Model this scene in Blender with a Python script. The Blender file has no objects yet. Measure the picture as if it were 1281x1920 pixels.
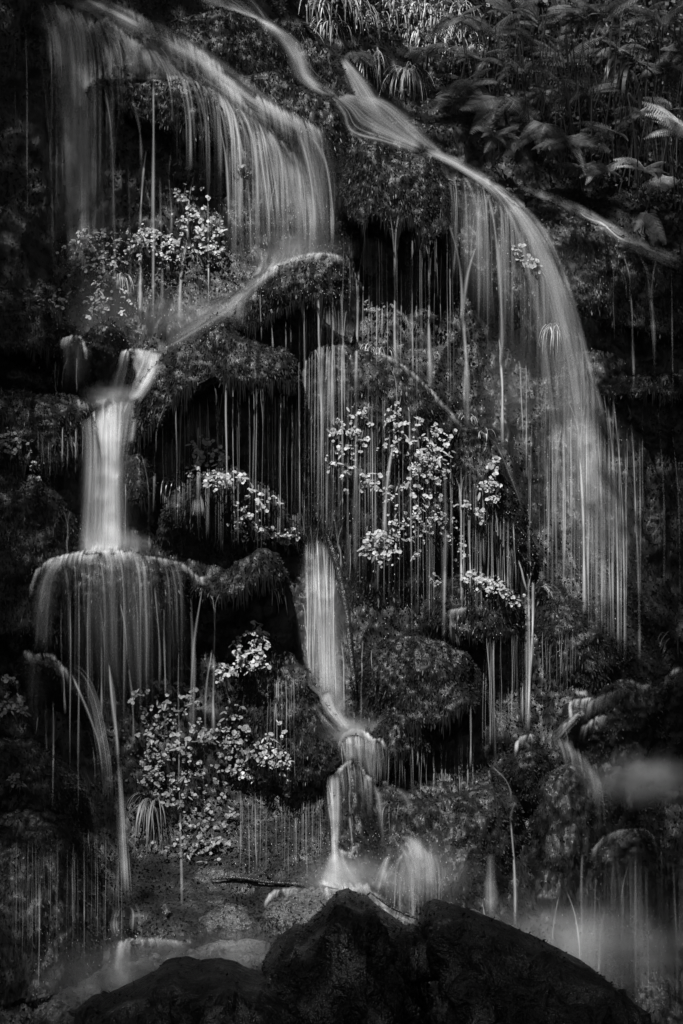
import bpy, math, random
import numpy as np
from mathutils import Vector, Matrix
from mathutils.bvhtree import BVHTree

# ------------------------------------------------------------------ camera, sky, sun, exposure
sc = bpy.context.scene
COL = sc.collection
DIST, SCALE = 12.0, 320.0            # camera distance to the y=0 plane, photo pixels per metre there
cam = bpy.data.cameras.new('camera')
cam_ob = bpy.data.objects.new('camera', cam)
COL.objects.link(cam_ob)
cam_ob.location = (0, -DIST, 3.0)
cam_ob.rotation_euler = (math.pi / 2, 0, 0)
cam.sensor_fit = 'VERTICAL'
cam.sensor_height = 36
cam.lens = 36 * DIST / 6.0
cam.clip_end = 500
sc.camera = cam_ob

SUN = Vector((-0.18, -0.50, 0.84)).normalized()     # towards the sun
SUN_ELEV = math.asin(SUN.z)
SUN_AZ = math.atan2(SUN.x, SUN.y)
world = bpy.data.worlds.new('World')
sc.world = world
world.use_nodes = True
wn = world.node_tree
wn.nodes.clear()
sky = wn.nodes.new('ShaderNodeTexSky')
sky.sky_type = 'NISHITA'
sky.sun_disc = False
sky.sun_elevation = SUN_ELEV
sky.sun_rotation = SUN_AZ
bw = wn.nodes.new('ShaderNodeRGBToBW')              # monochrome photograph: grey sky light
bg = wn.nodes.new('ShaderNodeBackground')
bg.inputs['Strength'].default_value = 0.05
wo = wn.nodes.new('ShaderNodeOutputWorld')
wn.links.new(sky.outputs[0], bw.inputs[0])
wn.links.new(bw.outputs[0], bg.inputs['Color'])
wn.links.new(bg.outputs[0], wo.inputs['Surface'])

sun_data = bpy.data.lights.new('sun', 'SUN')
sun_data.energy = 5.0
sun_data.angle = math.radians(0.5)
sun_data.color = (1, 1, 1)
sun_ob = bpy.data.objects.new('sun', sun_data)
COL.objects.link(sun_ob)
sun_ob.rotation_euler = SUN.to_track_quat('Z', 'Y').to_euler()
sun_ob.location = (0, -4, 12)

vs = sc.view_settings
vs.view_transform = 'Standard'
vs.look = 'None'
vs.exposure = 0.5
vs.gamma = 1.0
vs.use_curve_mapping = False
sc.cycles.transparent_max_bounces = 56
sc.cycles.max_bounces = 3
sc.cycles.diffuse_bounces = 1
sc.cycles.glossy_bounces = 1
sc.cycles.transmission_bounces = 3
sc.cycles.volume_bounces = 0
sc.cycles.volume_step_rate = 5.0
sc.cycles.volume_max_steps = 24
sc.cycles.use_denoising = True
sc.cycles.denoiser = "OPENIMAGEDENOISE"
sc.cycles.denoising_input_passes = "RGB_ALBEDO_NORMAL"
sc.cycles.use_adaptive_sampling = True
sc.cycles.adaptive_threshold = 0.028
sc.cycles.sample_clamp_indirect = 1.0
sc.cycles.sample_clamp_direct = 3.0

rnd = random.Random(7)
nrs = np.random.RandomState(11)


# ------------------------------------------------------------------ helpers
def W(px, py, y):
    """World point that stands at depth y and shows at photo pixel (px, py)."""
    s = (DIST + y) / DIST / SCALE
    return ((px - 640.5) * s, y, 3.0 + (960 - py) * s)


def Wn(px, py, y):
    s = (DIST + y) / DIST / SCALE
    return np.stack([(px - 640.5) * s, y + 0 * px, 3.0 + (960 - py) * s], -1)


def pix(p):
    s = (DIST + p[..., 1]) / DIST / SCALE
    return p[..., 0] / s + 640.5, 960 - (p[..., 2] - 3.0) / s


def _hash(i, j, k, seed):
    n = (i * 374761393 + j * 668265263 + k * 2147483647 + seed * 1274126177) & 0xFFFFFFFF
    n = ((n ^ (n >> 13)) * 1274126177) & 0xFFFFFFFF
    n = ((n ^ (n >> 16)) * 2246822519) & 0xFFFFFFFF
    return ((n ^ (n >> 15)) & 0xFFFF) / 65535.0 * 2 - 1


def vnoise(p, seed=0):
    """Value noise, p (N,3) -> (N,) in -1..1"""
    f = np.floor(p).astype(np.int64)
    t = p - f
    t = t * t * (3 - 2 * t)
    r = 0
    for dx in (0, 1):
        wx = t[:, 0] if dx else 1 - t[:, 0]
        for dy in (0, 1):
            wy = t[:, 1] if dy else 1 - t[:, 1]
            for dz in (0, 1):
                wz = t[:, 2] if dz else 1 - t[:, 2]
                r = r + wx * wy * wz * _hash(f[:, 0] + dx, f[:, 1] + dy, f[:, 2] + dz, seed)
    return r


def fbm(p, scale, octaves=4, seed=0, gain=0.5):
    a, s, r = 1.0, scale, 0
    for o in range(octaves):
        r = r + a * vnoise(p * s + 17.3 * o, seed + o)
        a *= gain
        s *= 2.03
    return r


def mesh_np(name, co, quads=None, tris=None, smooth=True):
    me = bpy.data.meshes.new(name)
    co = np.ascontiguousarray(co, dtype=np.float32)
    nq = 0 if quads is None else len(quads)
    nt = 0 if tris is None else len(tris)
    me.vertices.add(len(co))
    me.vertices.foreach_set('co', co.ravel())
    me.loops.add(nq * 4 + nt * 3)
    me.polygons.add(nq + nt)
    idx = []
    if nq:
        idx.append(np.asarray(quads, np.int32).ravel())
    if nt:
        idx.append(np.asarray(tris, np.int32).ravel())
    me.loops.foreach_set('vertex_index', np.concatenate(idx))
    starts = np.concatenate([np.arange(nq) * 4, nq * 4 + np.arange(nt) * 3]).astype(np.int32)
    me.polygons.foreach_set('loop_start', starts)
    me.polygons.foreach_set('use_smooth', np.full(nq + nt, smooth))
    me.update(calc_edges=True)
    return me


def obj(name, me, mat=None, parent=None, loc=None):
    o = bpy.data.objects.new(name, me)
    COL.objects.link(o)
    if me is not None and mat is not None and not me.materials:
        me.materials.append(mat)
    if parent is not None:
        o.parent = parent
        if parent.type == 'EMPTY' and loc is None:      # children are given in world space
            o.matrix_parent_inverse = Matrix.Translation(-Vector(parent.location))
    if loc is not None:
        o.location = loc
    return o


def tag(o, label, cat, group=None):
    o['label'] = label
    o['category'] = cat
    if group:
        o['group'] = group
    return o


def empty(name, loc):
    o = bpy.data.objects.new(name, None)
    COL.objects.link(o)
    o.location = loc
    o.empty_display_size = 0.1
    return o


def kind(o, k):
    o['kind'] = k
    return o


def grid_quads(nr, nc, off=0):
    a = np.arange(nr * nc).reshape(nr, nc) + off
    return np.stack([a[:-1, :-1], a[1:, :-1], a[1:, 1:], a[:-1, 1:]], -1).reshape(-1, 4)


# ------------------------------------------------------------------ materials (all grey: the photograph is monochrome)
def new_mat(name):
    m = bpy.data.materials.new(name)
    m.use_nodes = True
    nt = m.node_tree
    nt.nodes.clear()
    out = nt.nodes.new('ShaderNodeOutputMaterial')
    return m, nt, out


def N(nt, typ, **kw):
    n = nt.nodes.new('ShaderNode' + typ)
    for k, v in kw.items():
        if k in n.inputs:
            n.inputs[k].default_value = v
        else:
            setattr(n, k, v)
    return n


def ramp(nt, fac, stops):
    r = nt.nodes.new('ShaderNodeValToRGB')
    e = r.color_ramp.elements
    while len(e) < len(stops):
        e.new(0.5)
    for el, (p, v) in zip(e, stops):
        el.position = p
        el.color = (v, v, v, 1)
    nt.links.new(fac, r.inputs[0])
    return r.outputs[0]


def surface_mat(name, lo, hi, rough, noise_scale=6, fine=90, bump=0.4, spec=0.5, bump_dist=0.012, stretch=(1, 1, 1)):
    m, nt, out = new_mat(name)
    tc = N(nt, 'TexCoord')
    mp = N(nt, 'Mapping')
    mp.inputs['Scale'].default_value = stretch
    nt.links.new(tc.outputs['Object'], mp.inputs[0])
    n1 = N(nt, 'TexNoise', Scale=noise_scale, Detail=6.0, Roughness=0.6)
    n2 = N(nt, 'TexNoise', Scale=fine, Detail=3.0, Roughness=0.7)
    nt.links.new(mp.outputs[0], n1.inputs['Vector'])
    nt.links.new(mp.outputs[0], n2.inputs['Vector'])
    mul = N(nt, 'Math', operation='MULTIPLY')
    nt.links.new(n1.outputs[0], mul.inputs[0])
    nt.links.new(n2.outputs[0], mul.inputs[1])
    col = ramp(nt, mul.outputs[0], [(0.12, lo), (0.42, hi)])
    b = N(nt, 'BsdfPrincipled')
    b.inputs['Roughness'].default_value = rough
    b.inputs['Specular IOR Level'].default_value = spec
    nt.links.new(col, b.inputs['Base Color'])
    rr = ramp(nt, n2.outputs[0], [(0.35, max(rough - 0.2, 0.08)), (0.65, min(rough + 0.2, 1))])
    nt.links.new(rr, b.inputs['Roughness'])
    n3 = N(nt, 'TexNoise', Scale=fine * 0.3, Detail=4.0, Roughness=0.6)
    nt.links.new(mp.outputs[0], n3.inputs['Vector'])
    ad = N(nt, 'Math', operation='MULTIPLY_ADD')
    ad.inputs[1].default_value = 2.5
    nt.links.new(n3.outputs[0], ad.inputs[0])
    nt.links.new(n2.outputs[0], ad.inputs[2])
    bp = N(nt, 'Bump', Strength=bump, Distance=bump_dist)
    nt.links.new(ad.outputs[0], bp.inputs['Height'])
    nt.links.new(bp.outputs[0], b.inputs['Normal'])
    nt.links.new(b.outputs[0], out.inputs['Surface'])
    return m


def leaf_mat(name, lo, hi, rough=0.45, trans=0.35, spec=0.4, patch=None):
    m, nt, out = new_mat(name)
    oi = N(nt, 'ObjectInfo')
    geo = N(nt, 'NewGeometry')
    ad = N(nt, 'Math', operation='ADD')
    nt.links.new(oi.outputs['Random'], ad.inputs[0])
    nt.links.new(geo.outputs['Random Per Island'], ad.inputs[1])
    fr = N(nt, 'Math', operation='FRACT')
    nt.links.new(ad.outputs[0], fr.inputs[0])
    tc = N(nt, 'TexCoord')
    nz = N(nt, 'TexNoise', Scale=35.0, Detail=3.0)
    nt.links.new(tc.outputs['Object'], nz.inputs['Vector'])
    mx = N(nt, 'Math', operation='MULTIPLY')
    ad2 = N(nt, 'Math', operation='ADD')
    ad2.inputs[1].default_value = 0.45
    nt.links.new(nz.outputs[0], ad2.inputs[0])
    col = ramp(nt, fr.outputs[0], [(0.0, lo), (1.0, hi)])
    nt.links.new(col, mx.inputs[0])
    nt.links.new(ad2.outputs[0], mx.inputs[1])
    if patch:                                             # darker and paler colonies
        pn = N(nt, 'TexNoise', Scale=patch, Detail=4.0, Roughness=0.6)
        nt.links.new(tc.outputs['Object'], pn.inputs['Vector'])
        pf = ramp(nt, pn.outputs[0], [(0.34, 0.5), (0.66, 1.3)])
        m2 = N(nt, 'Math', operation='MULTIPLY')
        nt.links.new(mx.outputs[0], m2.inputs[0])
        nt.links.new(pf, m2.inputs[1])
        mx = m2
    b = N(nt, 'BsdfPrincipled')
    b.inputs['Roughness'].default_value = rough
    b.inputs['Specular IOR Level'].default_value = spec
    nt.links.new(mx.outputs[0], b.inputs['Base Color'])
    t = N(nt, 'BsdfTranslucent')
    nt.links.new(mx.outputs[0], t.inputs['Color'])
    mix = N(nt, 'MixShader', Fac=trans)
    nt.links.new(b.outputs[0], mix.inputs[1])
    nt.links.new(t.outputs[0], mix.inputs[2])
    nt.links.new(mix.outputs[0], out.inputs['Surface'])
    return m


def water_mat(name, dens=1.0, su=70.0, sv=1.3, lo=0.30, hi=0.72, floor=0.12, simple=False):
    """Silky falling water: white water that is denser along fine streaks of the flow and thins out at its edges."""
    m, nt, out = new_mat(name)
    uv = N(nt, 'UVMap', uv_map='flow')
    at = N(nt, 'Attribute', attribute_name='flow_density')
    sep = N(nt, 'SeparateXYZ')
    nt.links.new(uv.outputs[0], sep.inputs[0])

    def streak(ku, kv, det, detv):
        mu = N(nt, 'Math', operation='MULTIPLY')
        mu.inputs[1].default_value = ku
        mv = N(nt, 'Math', operation='MULTIPLY')
        mv.inputs[1].default_value = kv
        nt.links.new(sep.outputs[0], mu.inputs[0])
        nt.links.new(sep.outputs[1], mv.inputs[0])
        cb = N(nt, 'CombineXYZ')
        nt.links.new(mu.outputs[0], cb.inputs[0])
        nt.links.new(mv.outputs[0], cb.inputs[1])
        n = N(nt, 'TexNoise', Scale=1.0, Detail=det, Roughness=0.6)
        nt.links.new(cb.outputs[0], n.inputs['Vector'])
        return n.outputs[0]
    if simple:
        mul = N(nt, 'Math', operation='MULTIPLY')
        mul.inputs[1].default_value = 0.8
        nt.links.new(ramp(nt, streak(su * 0.6, sv, 0.0, 0), [(lo, floor), (hi, 1.0)]), mul.inputs[0])
    else:
        a = ramp(nt, streak(su, sv, 1.5, 0), [(lo, floor), (hi, 1.0)])
        b_ = ramp(nt, streak(su * 0.22, sv * 0.7, 0.0, 0), [(0.30, 0.25), (0.68, 1.0)])
        mul = N(nt, 'Math', operation='MULTIPLY')
        nt.links.new(a, mul.inputs[0])
        nt.links.new(b_, mul.inputs[1])
    mul2 = N(nt, 'Math', operation='MULTIPLY', use_clamp=True)
    nt.links.new(mul.outputs[0], mul2.inputs[0])
    nt.links.new(at.outputs['Fac'], mul2.inputs[1])
    mul3 = N(nt, 'Math', operation='MULTIPLY', use_clamp=True)
    mul3.inputs[1].default_value = dens
    nt.links.new(mul2.outputs[0], mul3.inputs[0])
    d = N(nt, 'BsdfDiffuse')
    d.inputs['Color'].default_value = (.85, .85, .85, 1)
    t = N(nt, 'BsdfTranslucent')
    t.inputs['Color'].default_value = (.85, .85, .85, 1)
    mx = N(nt, 'MixShader', Fac=0.5)
    nt.links.new(d.outputs[0], mx.inputs[1])
    nt.links.new(t.outputs[0], mx.inputs[2])
    tr = N(nt, 'BsdfTransparent')
    mo = N(nt, 'MixShader')
    nt.links.new(mul3.outputs[0], mo.inputs[0])
    nt.links.new(tr.outputs[0], mo.inputs[1])
    nt.links.new(mx.outputs[0], mo.inputs[2])
    nt.links.new(mo.outputs[0], out.inputs['Surface'])
    return m


M = {}
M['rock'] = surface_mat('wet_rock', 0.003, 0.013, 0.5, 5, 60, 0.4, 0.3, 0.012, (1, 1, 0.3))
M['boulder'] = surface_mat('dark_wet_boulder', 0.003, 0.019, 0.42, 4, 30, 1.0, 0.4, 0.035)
M['slick'] = surface_mat('slick_wet_rock', 0.03, 0.10, 0.3, 6, 45, 0.8, 0.5, 0.02)
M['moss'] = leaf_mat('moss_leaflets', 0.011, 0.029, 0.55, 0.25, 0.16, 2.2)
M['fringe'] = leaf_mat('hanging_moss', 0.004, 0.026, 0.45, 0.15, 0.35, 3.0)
M['leaf'] = leaf_mat('pale_leaf', 0.28, 0.62, 0.45, 0.35)
M['leaf_dim'] = leaf_mat('mid_leaf', 0.13, 0.30, 0.45, 0.35)
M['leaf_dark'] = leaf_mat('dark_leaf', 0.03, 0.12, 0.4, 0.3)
M['grass'] = leaf_mat('grass_blade', 0.3, 0.7, 0.4, 0.3)
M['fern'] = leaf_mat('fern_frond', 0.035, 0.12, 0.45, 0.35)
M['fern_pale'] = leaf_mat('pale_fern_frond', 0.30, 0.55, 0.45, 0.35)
M['stem'] = leaf_mat('plant_stem', 0.05, 0.14, 0.5, 0.1)
M['bark'] = surface_mat('wet_bark', 0.008, 0.03, 0.22, 12, 80, 0.6, 0.6)
M['water'] = water_mat('falling_water', 1.0, 42, 0.9, 0.24, 0.76, 0.32)
M['soft'] = water_mat('foaming_water', 1.25, 30, 3.0, 0.2, 0.7, 0.6, True)
M['strand'] = water_mat('thin_falling_water', 1.0, 90, 2.2, 0.28, 0.70, 0.25, True)
M['drop'] = leaf_mat('water_drop', 0.6, 0.9, 0.2, 0.3)

# ------------------------------------------------------------------ the cliff: one terrain sheet
CTRL = """-300,-250,2.4 100,-250,2.6 400,-250,3.2 800,-250,4.4 1300,-250,5.0 1700,-250,4.6
-300,0,1.2 0,0,1.7 200,0,1.85 400,0,2.3 600,0,2.9 800,0,3.5 1000,0,3.8 1281,0,3.9 1600,0,3.4
-300,150,1.1 0,150,1.7 200,150,1.75 400,150,1.85 600,150,2.3 750,150,2.8 900,150,3.2 1281,150,3.4 1600,150,2.8
-300,300,1.0 100,300,1.72 300,300,1.72 500,300,1.75 650,300,2.1 800,300,2.3 950,300,2.5 1100,300,2.7 1281,300,2.8 1600,300,2.2
-300,450,0.8 100,450,1.6 300,450,1.55 500,450,1.6 700,450,2.05 900,450,2.0 1050,450,2.0 1200,450,2.1 1600,450,1.7
-300,600,0.5 50,600,1.3 200,600,1.45 350,600,1.35 500,600,1.5 700,600,1.85 900,600,1.9 1050,600,1.9 1200,600,1.95 1600,600,1.4
-300,750,0.3 50,750,1.0 200,750,1.1 350,750,1.2 500,750,1.35 700,750,1.5 900,750,1.7 1100,750,1.7 1250,750,1.85 1600,750,1.3
-300,900,0.1 50,900,.75 200,900,.95 350,900,1.05 500,900,1.15 700,900,1.2 850,900,1.2 1000,900,1.5 1150,900,1.5 1281,900,1.75 1600,900,1.1
-300,1050,0 50,1050,.6 200,1050,.75 450,1050,.95 600,1050,1.0 750,1050,.95 900,1050,1.0 1050,1050,1.2 1281,1050,1.5 1600,1050,0.9
-300,1200,-.2 50,1200,.45 200,1200,.65 450,1200,.8 600,1200,.85 750,1200,.8 950,1200,.85 1100,1200,.85 1281,1200,1.3 1600,1200,.7
-300,1350,-.3 50,1350,.35 250,1350,.55 450,1350,.65 620,1350,.65 800,1350,.55 950,1350,.55 1100,1350,.5 1281,1350,.7 1600,1350,.4
-300,1500,-.4 50,1500,.2 250,1500,.42 450,1500,.52 650,1500,.42 800,1500,.3 950,1500,.3 1100,1500,.3 1281,1500,.5 1600,1500,.2
-300,1650,-.6 50,1650,0 250,1650,.3 450,1650,.36 650,1650,.12 800,1650,-.05 950,1650,0 1100,1650,.1 1281,1650,.3 1600,1650,0
-300,1800,-1 50,1800,-.4 250,1800,-.4 450,1800,-.7 650,1800,-.8 800,1800,-.6 1000,1800,-.2 1281,1800,.15 1600,1800,-.2
-300,1960,-1.6 50,1960,-1.1 300,1960,-1.3 600,1960,-1.6 1000,1960,-.8 1281,1960,-.1 1600,1960,-.6"""
cp = np.array([[float(v) for v in t.split(',')] for t in CTRL.split()])
cw = Wn(cp[:, 0], cp[:, 1], cp[:, 2])


def cliff_y(x, z):
    """Smooth depth of the bare cliff face at (x, z)."""
    num = np.zeros_like(x)
    den = np.zeros_like(x)
    for cx, cy, cz in cw:
        w = np.exp(-((x - cx) ** 2 + (z - cz) ** 2) / (2 * 0.27 ** 2)) + 1e-6 / (0.5 + (x - cx) ** 2 + (z - cz) ** 2)
        num += w * cy
        den += w
    return num / den


xs = np.concatenate([np.linspace(-6, -2.55, 40, endpoint=False), np.arange(-2.55, 2.9, 0.0155), np.linspace(2.9, 6.5, 40)])
zs = np.concatenate([np.linspace(-0.5, -0.2, 6, endpoint=False), np.arange(-0.2, 6.9, 0.0155), np.linspace(6.9, 9.0, 30)])
X, Z = np.meshgrid(xs, zs)
xf, zf = X.ravel(), Z.ravel()
yf = np.zeros_like(xf)
for s in range(0, len(xf), 40000):
    yf[s:s + 40000] = cliff_y(xf[s:s + 40000], zf[s:s + 40000])
over = np.maximum(np.abs(xf) - 2.8, 0)
yf -= 0.55 * over ** 1.5                                   # sides curve forward out of view, added to cut ambient light
yf += 0.7 * np.maximum(zf - 7.0, 0)                        # and levels off above
P3 = np.stack([xf, yf, zf], -1)
yf = yf + 0.085 * fbm(P3, 1.7, 3, 3) + 0.05 * np.abs(fbm(P3 * np.array([1, 1, .55]), 5.0, 3, 9)) + 0.012 * fbm(P3, 22.0, 2, 21)
P3[:, 1] = yf
ROCKS = []            # (verts, quads) for ray casting, without the boulders near the camera


def add_ray(co, quads):
    ROCKS.append((co, quads))


cq = grid_quads(len(zs), len(xs))
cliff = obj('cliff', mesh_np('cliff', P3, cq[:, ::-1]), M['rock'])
kind(cliff, 'structure')
cliff['label'] = 'dark wet rock face behind the falls'
add_ray(P3, cq[:, ::-1])

# stream bed and forest floor, one sheet from the foot of the cliff to the horizon
gx = np.concatenate([np.linspace(-90, -6, 14, endpoint=False), np.linspace(-6, 6, 90), np.linspace(6.5, 90, 14)])
gy = np.concatenate([np.linspace(-90, -14, 12, endpoint=False), np.linspace(-14, 4, 110), np.linspace(5, 60, 10)])
GX, GY = np.meshgrid(gx, gy)
gp = np.stack([GX.ravel(), GY.ravel(), 0 * GX.ravel()], -1)
gp[:, 2] = -0.32 + 0.07 * fbm(gp, 1.3, 4, 5) + 0.05 * np.maximum(np.abs(gp[:, 0]) - 3, 0) ** 1.2
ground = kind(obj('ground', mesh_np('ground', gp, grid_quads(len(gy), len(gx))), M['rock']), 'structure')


# ------------------------------------------------------------------ outcrops, ledges and boulders
def interp(pts, px, k):
    p = np.array([[q[0], q[k]] for q in pts])
    t = np.interp(px, p[:, 0], p[:, 1])
    return t


def smooth1(a, n):
    if n < 1:
        return a
    k = np.ones(2 * n + 1) / (2 * n + 1)
    return np.convolve(np.pad(a, n, mode='edge'), k, 'valid')


def fill_y(pts):
    """third value = depth; may be left out, then it carries over"""
    out, y = [], None
    for p in pts:
        if len(p) > 2:
            y = p[2]
        out.append((p[0], p[1], y))
    return out


def ledge_mesh(top, bot, seed, back=0.5, under=0.35, amp=0.035, fine=0.012, rag=5.0, bulge=1.0, step=3.2, endp=2.6, merge=0.0, facet=0.0):
    top, bot = fill_y(top), fill_y(bot)
    x0, x1 = top[0][0], top[-1][0]
    n = max(10, int((x1 - x0) / step))
    px = np.linspace(x0, x1, n)
    tp, ty = smooth1(interp(top, px, 1), 1), smooth1(interp(top, px, 2), 3)
    bp, by = smooth1(interp(bot, px, 1), 2), smooth1(interp(bot, px, 2), 3)
    q = np.stack([px * 0.05, np.full(n, seed * 3.7), np.zeros(n)], -1)
    bp = bp + rag * fbm(q, 1.0, 3, seed)
    tp = tp + 1.2 * fbm(q, 1.6, 2, seed + 5)
    bp = np.maximum(bp, tp + 3)
    u = np.linspace(-1, 1, n)
    e = np.maximum(1 - np.abs(u) ** endp, 0.0) ** (1 / endp)
    by = ty + (by - ty) * (0.62 if ty.mean() > -1.2 else 1.0)
    if merge:                                            # the foot of the rock runs into the cliff face
        fw = Wn(px, bp, by)
        by = cliff_y(fw[:, 0].copy(), fw[:, 2].copy()) + 0.05
    ref = np.maximum(ty, by) + 0.12
    ty = ref + (ty - ref) * (0.35 + 0.65 * e)
    by = ref + (by - ref) * (0.2 + 0.8 * e)
    m = max(8, int(np.max(bp - tp) / step))
    m = min(m, 70)
    T, B = Wn(px, tp, ty), Wn(px, bp, by)
    rows = []
    for k in range(4):                                   # buried back
        f = 1 - k / 4
        r = T.copy()
        r[:, 1] += back * f
        r[:, 2] -= 0.10 * back * f
        rows.append(r)
    for k in range(m + 1):
        ph = (k / m) * math.pi / 2
        s, c = math.sin(ph), 1 - math.cos(ph)
        r = T.copy()
        r[:, 0] += (B[:, 0] - T[:, 0]) * c
        sy = s ** bulge
        r[:, 1] += (B[:, 1] - T[:, 1]) * (c if merge else sy) - merge * math.sin(2 * ph) * e
        r[:, 2] += (B[:, 2] - T[:, 2]) * c
        rows.append(r)
    for k in range(1, 6):                                # underside going back into the cliff
        f = k / 5
        r = B.copy()
        r[:, 1] += under * f
        r[:, 2] += 0.12 * under * f
        rows.append(r)
    G = np.stack(rows, 0)
    nr, nc = G.shape[:2]
    co = G.reshape(-1, 3)
    gu = np.gradient(G, axis=0)
    gv = np.gradient(G, axis=1)
    nm = np.cross(gu, gv)
    nm /= np.linalg.norm(nm, axis=-1, keepdims=True) + 1e-9
    nm = nm.reshape(-1, 3)
    # displacement: lumps, flutes that run down the face, fine relief
    d = amp * fbm(co, 5.0, 3, seed + 40) + 0.6 * amp * fbm(co * np.array([1, 1, 0.35]), 13.0, 2, seed + 60) + fine * fbm(co, 34.0, 2, seed + 80)
    if facet:                                            # broken planes instead of soft lumps
        d = 0.5 * d + facet * np.abs(fbm(co, 2.6, 2, seed + 120)) - facet * 0.6 * np.abs(fbm(co, 5.2, 2, seed + 140)) + 0.5 * facet * np.minimum(np.abs(fbm(co * np.array([1, 1, .5]), 3.4, 3, seed + 160)) * 4, 1)
    row = np.repeat(np.arange(nr), nc)
    fade = np.clip((row - 1) / 5.0, 0, 1)
    co = co - nm * (d * fade)[:, None] * np.sign(1.0)
    return co, grid_quads(nr, nc), nm


def moss_on(co, quads, density, seed, size=(0.010, 0.030), spread=0.8, zmin=-0.35, name='moss', parent=None, mat='moss', droop=0.45, mask=None, cap=10 ** 9, thin=1.0):
    """Scatter leaf-sized faces over a rock surface; joined into one mat of moss."""
    r = np.random.RandomState(seed)
    a, b, c, d = (co[quads[:, i]] for i in range(4))
    nrm = np.cross(c - a, d - b)
    area = 0.5 * np.linalg.norm(nrm, axis=1)
    nrm = nrm / (2 * area[:, None] + 1e-12)
    cen = (a + b + c + d) / 4
    ppx, ppy = pix(cen)
    ok = (ppx > -30) & (ppx < 1311) & (ppy > -30) & (ppy < 1950) & (nrm[:, 2] > zmin)
    facing = nrm[:, 1] < 0.35
    w = area * (ok & facing)
    if mask is not None:
        w = w * mask(cen, ppx, ppy)
    tot = w.sum()
    n = int(min(tot * density, cap))
    if n < 10:
        return None
    f = r.choice(len(quads), n, p=w / tot)
    s, t = r.rand(n, 1), r.rand(n, 1)
    p = a[f] * (1 - s) * (1 - t) + b[f] * s * (1 - t) + c[f] * s * t + d[f] * (1 - s) * t
    nn = nrm[f]
    rv = r.randn(n, 3) * 0.55 * spread
    dirv = nn * 0.9 + rv + np.array([0, 0, -droop])
    dirv /= np.linalg.norm(dirv, axis=1, keepdims=True)
    side = np.cross(dirv, r.randn(n, 3))
    side /= np.linalg.norm(side, axis=1, keepdims=True) + 1e-9
    L = (size[0] + (size[1] - size[0]) * r.rand(n, 1) ** 2)
    wd = L * (0.22 + 0.2 * r.rand(n, 1)) * thin
    base = p - nn * 0.004
    v = np.stack([base, base + dirv * L * 0.55 + side * wd, base + dirv * L, base + dirv * L * 0.55 - side * wd], 1).reshape(-1, 3)
    q = np.arange(n * 4).reshape(-1, 4)
    return kind(obj(name, mesh_np(name, v, q, smooth=False), M[mat], parent), 'stuff')


def fringe_on(bot, seed, parent, n_per_px=0.55, lmin=8, lmax=38, width=2.2):
    """Wet moss hanging in tapered tails from the lower rim of a ledge."""
    bot = fill_y(bot)
    r = np.random.RandomState(seed + 900)
    x0, x1 = bot[0][0], bot[-1][0]
    n = int((x1 - x0) * n_per_px * 1.3)
    cl = r.uniform(x0 + 6, x1 - 6, max(3, n // 9))
    px = np.clip(cl[r.randint(len(cl), size=n)] + r.randn(n) * 6, x0 + 2, x1 - 2)
    cl_len = r.rand(len(cl))
    py = interp(bot, px, 1) + r.uniform(-8, 3, n)
    y = interp(bot, px, 2) + r.uniform(-0.01, 0.08, n)
    u = (px - x0) / (x1 - x0) * 2 - 1
    y = y + 0.2 * np.abs(u) ** 5
    near = np.argmin(np.abs(px[:, None] - cl[None, :]), 1)
    ln = lmin + (lmax - lmin) * cl_len[near] ** 2.5 * r.uniform(.3, 1, n)
    vs_, qs = [], []
    for i in range(n):
        w = width * r.uniform(0.35, 1.0)
        segs = 3
        ph = r.uniform(0, 6.28)
        for k in range(segs + 1):
            f = k / segs
            ww = w * (1 - f) ** 0.8 + 0.25
            cx = px[i] + 1.5 * math.sin(ph + 2.2 * f)
            cz = py[i] - 5 + (ln[i] + 5) * f
            for a in range(3):
                an = ph + a * 2.094
                P = W(cx + ww * math.cos(an), cz, y[i] + ww / SCALE * math.sin(an))
                vs_.append(P)
        o = len(vs_) - 3 * (segs + 1)
        for k in range(segs):
            for a in range(3):
                b = (a + 1) % 3
                qs.append((o + 3 * k + a, o + 3 * k + b, o + 3 * k + 3 + b, o + 3 * k + 3 + a))
    if qs:
        kind(obj('moss_fringe', mesh_np('moss_fringe', np.array(vs_), np.array(qs)), M['fringe'], parent), 'stuff')


LEDGES = []


MO, RK, BD = 'mossy_outcrop', 'wet_rock', 'boulder'


def ledge(name, cat, label, top, bot, seed, mat='rock', moss=9000, fringe=None, ray=True, **kw):
    if name == RK and 'merge' not in kw:
        kw['merge'] = 0.16
    co, q, nm = ledge_mesh(top, bot, seed, **kw)
    o = obj(name, mesh_np(name, co, q), M[mat])
    tag(o, label, cat)
    if ray:
        add_ray(co, q)
    if moss:
        LEDGES.append((o, co, q, moss, seed))
    if fringe:
        fringe_on(bot, seed, o, *fringe)
    return o


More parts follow.
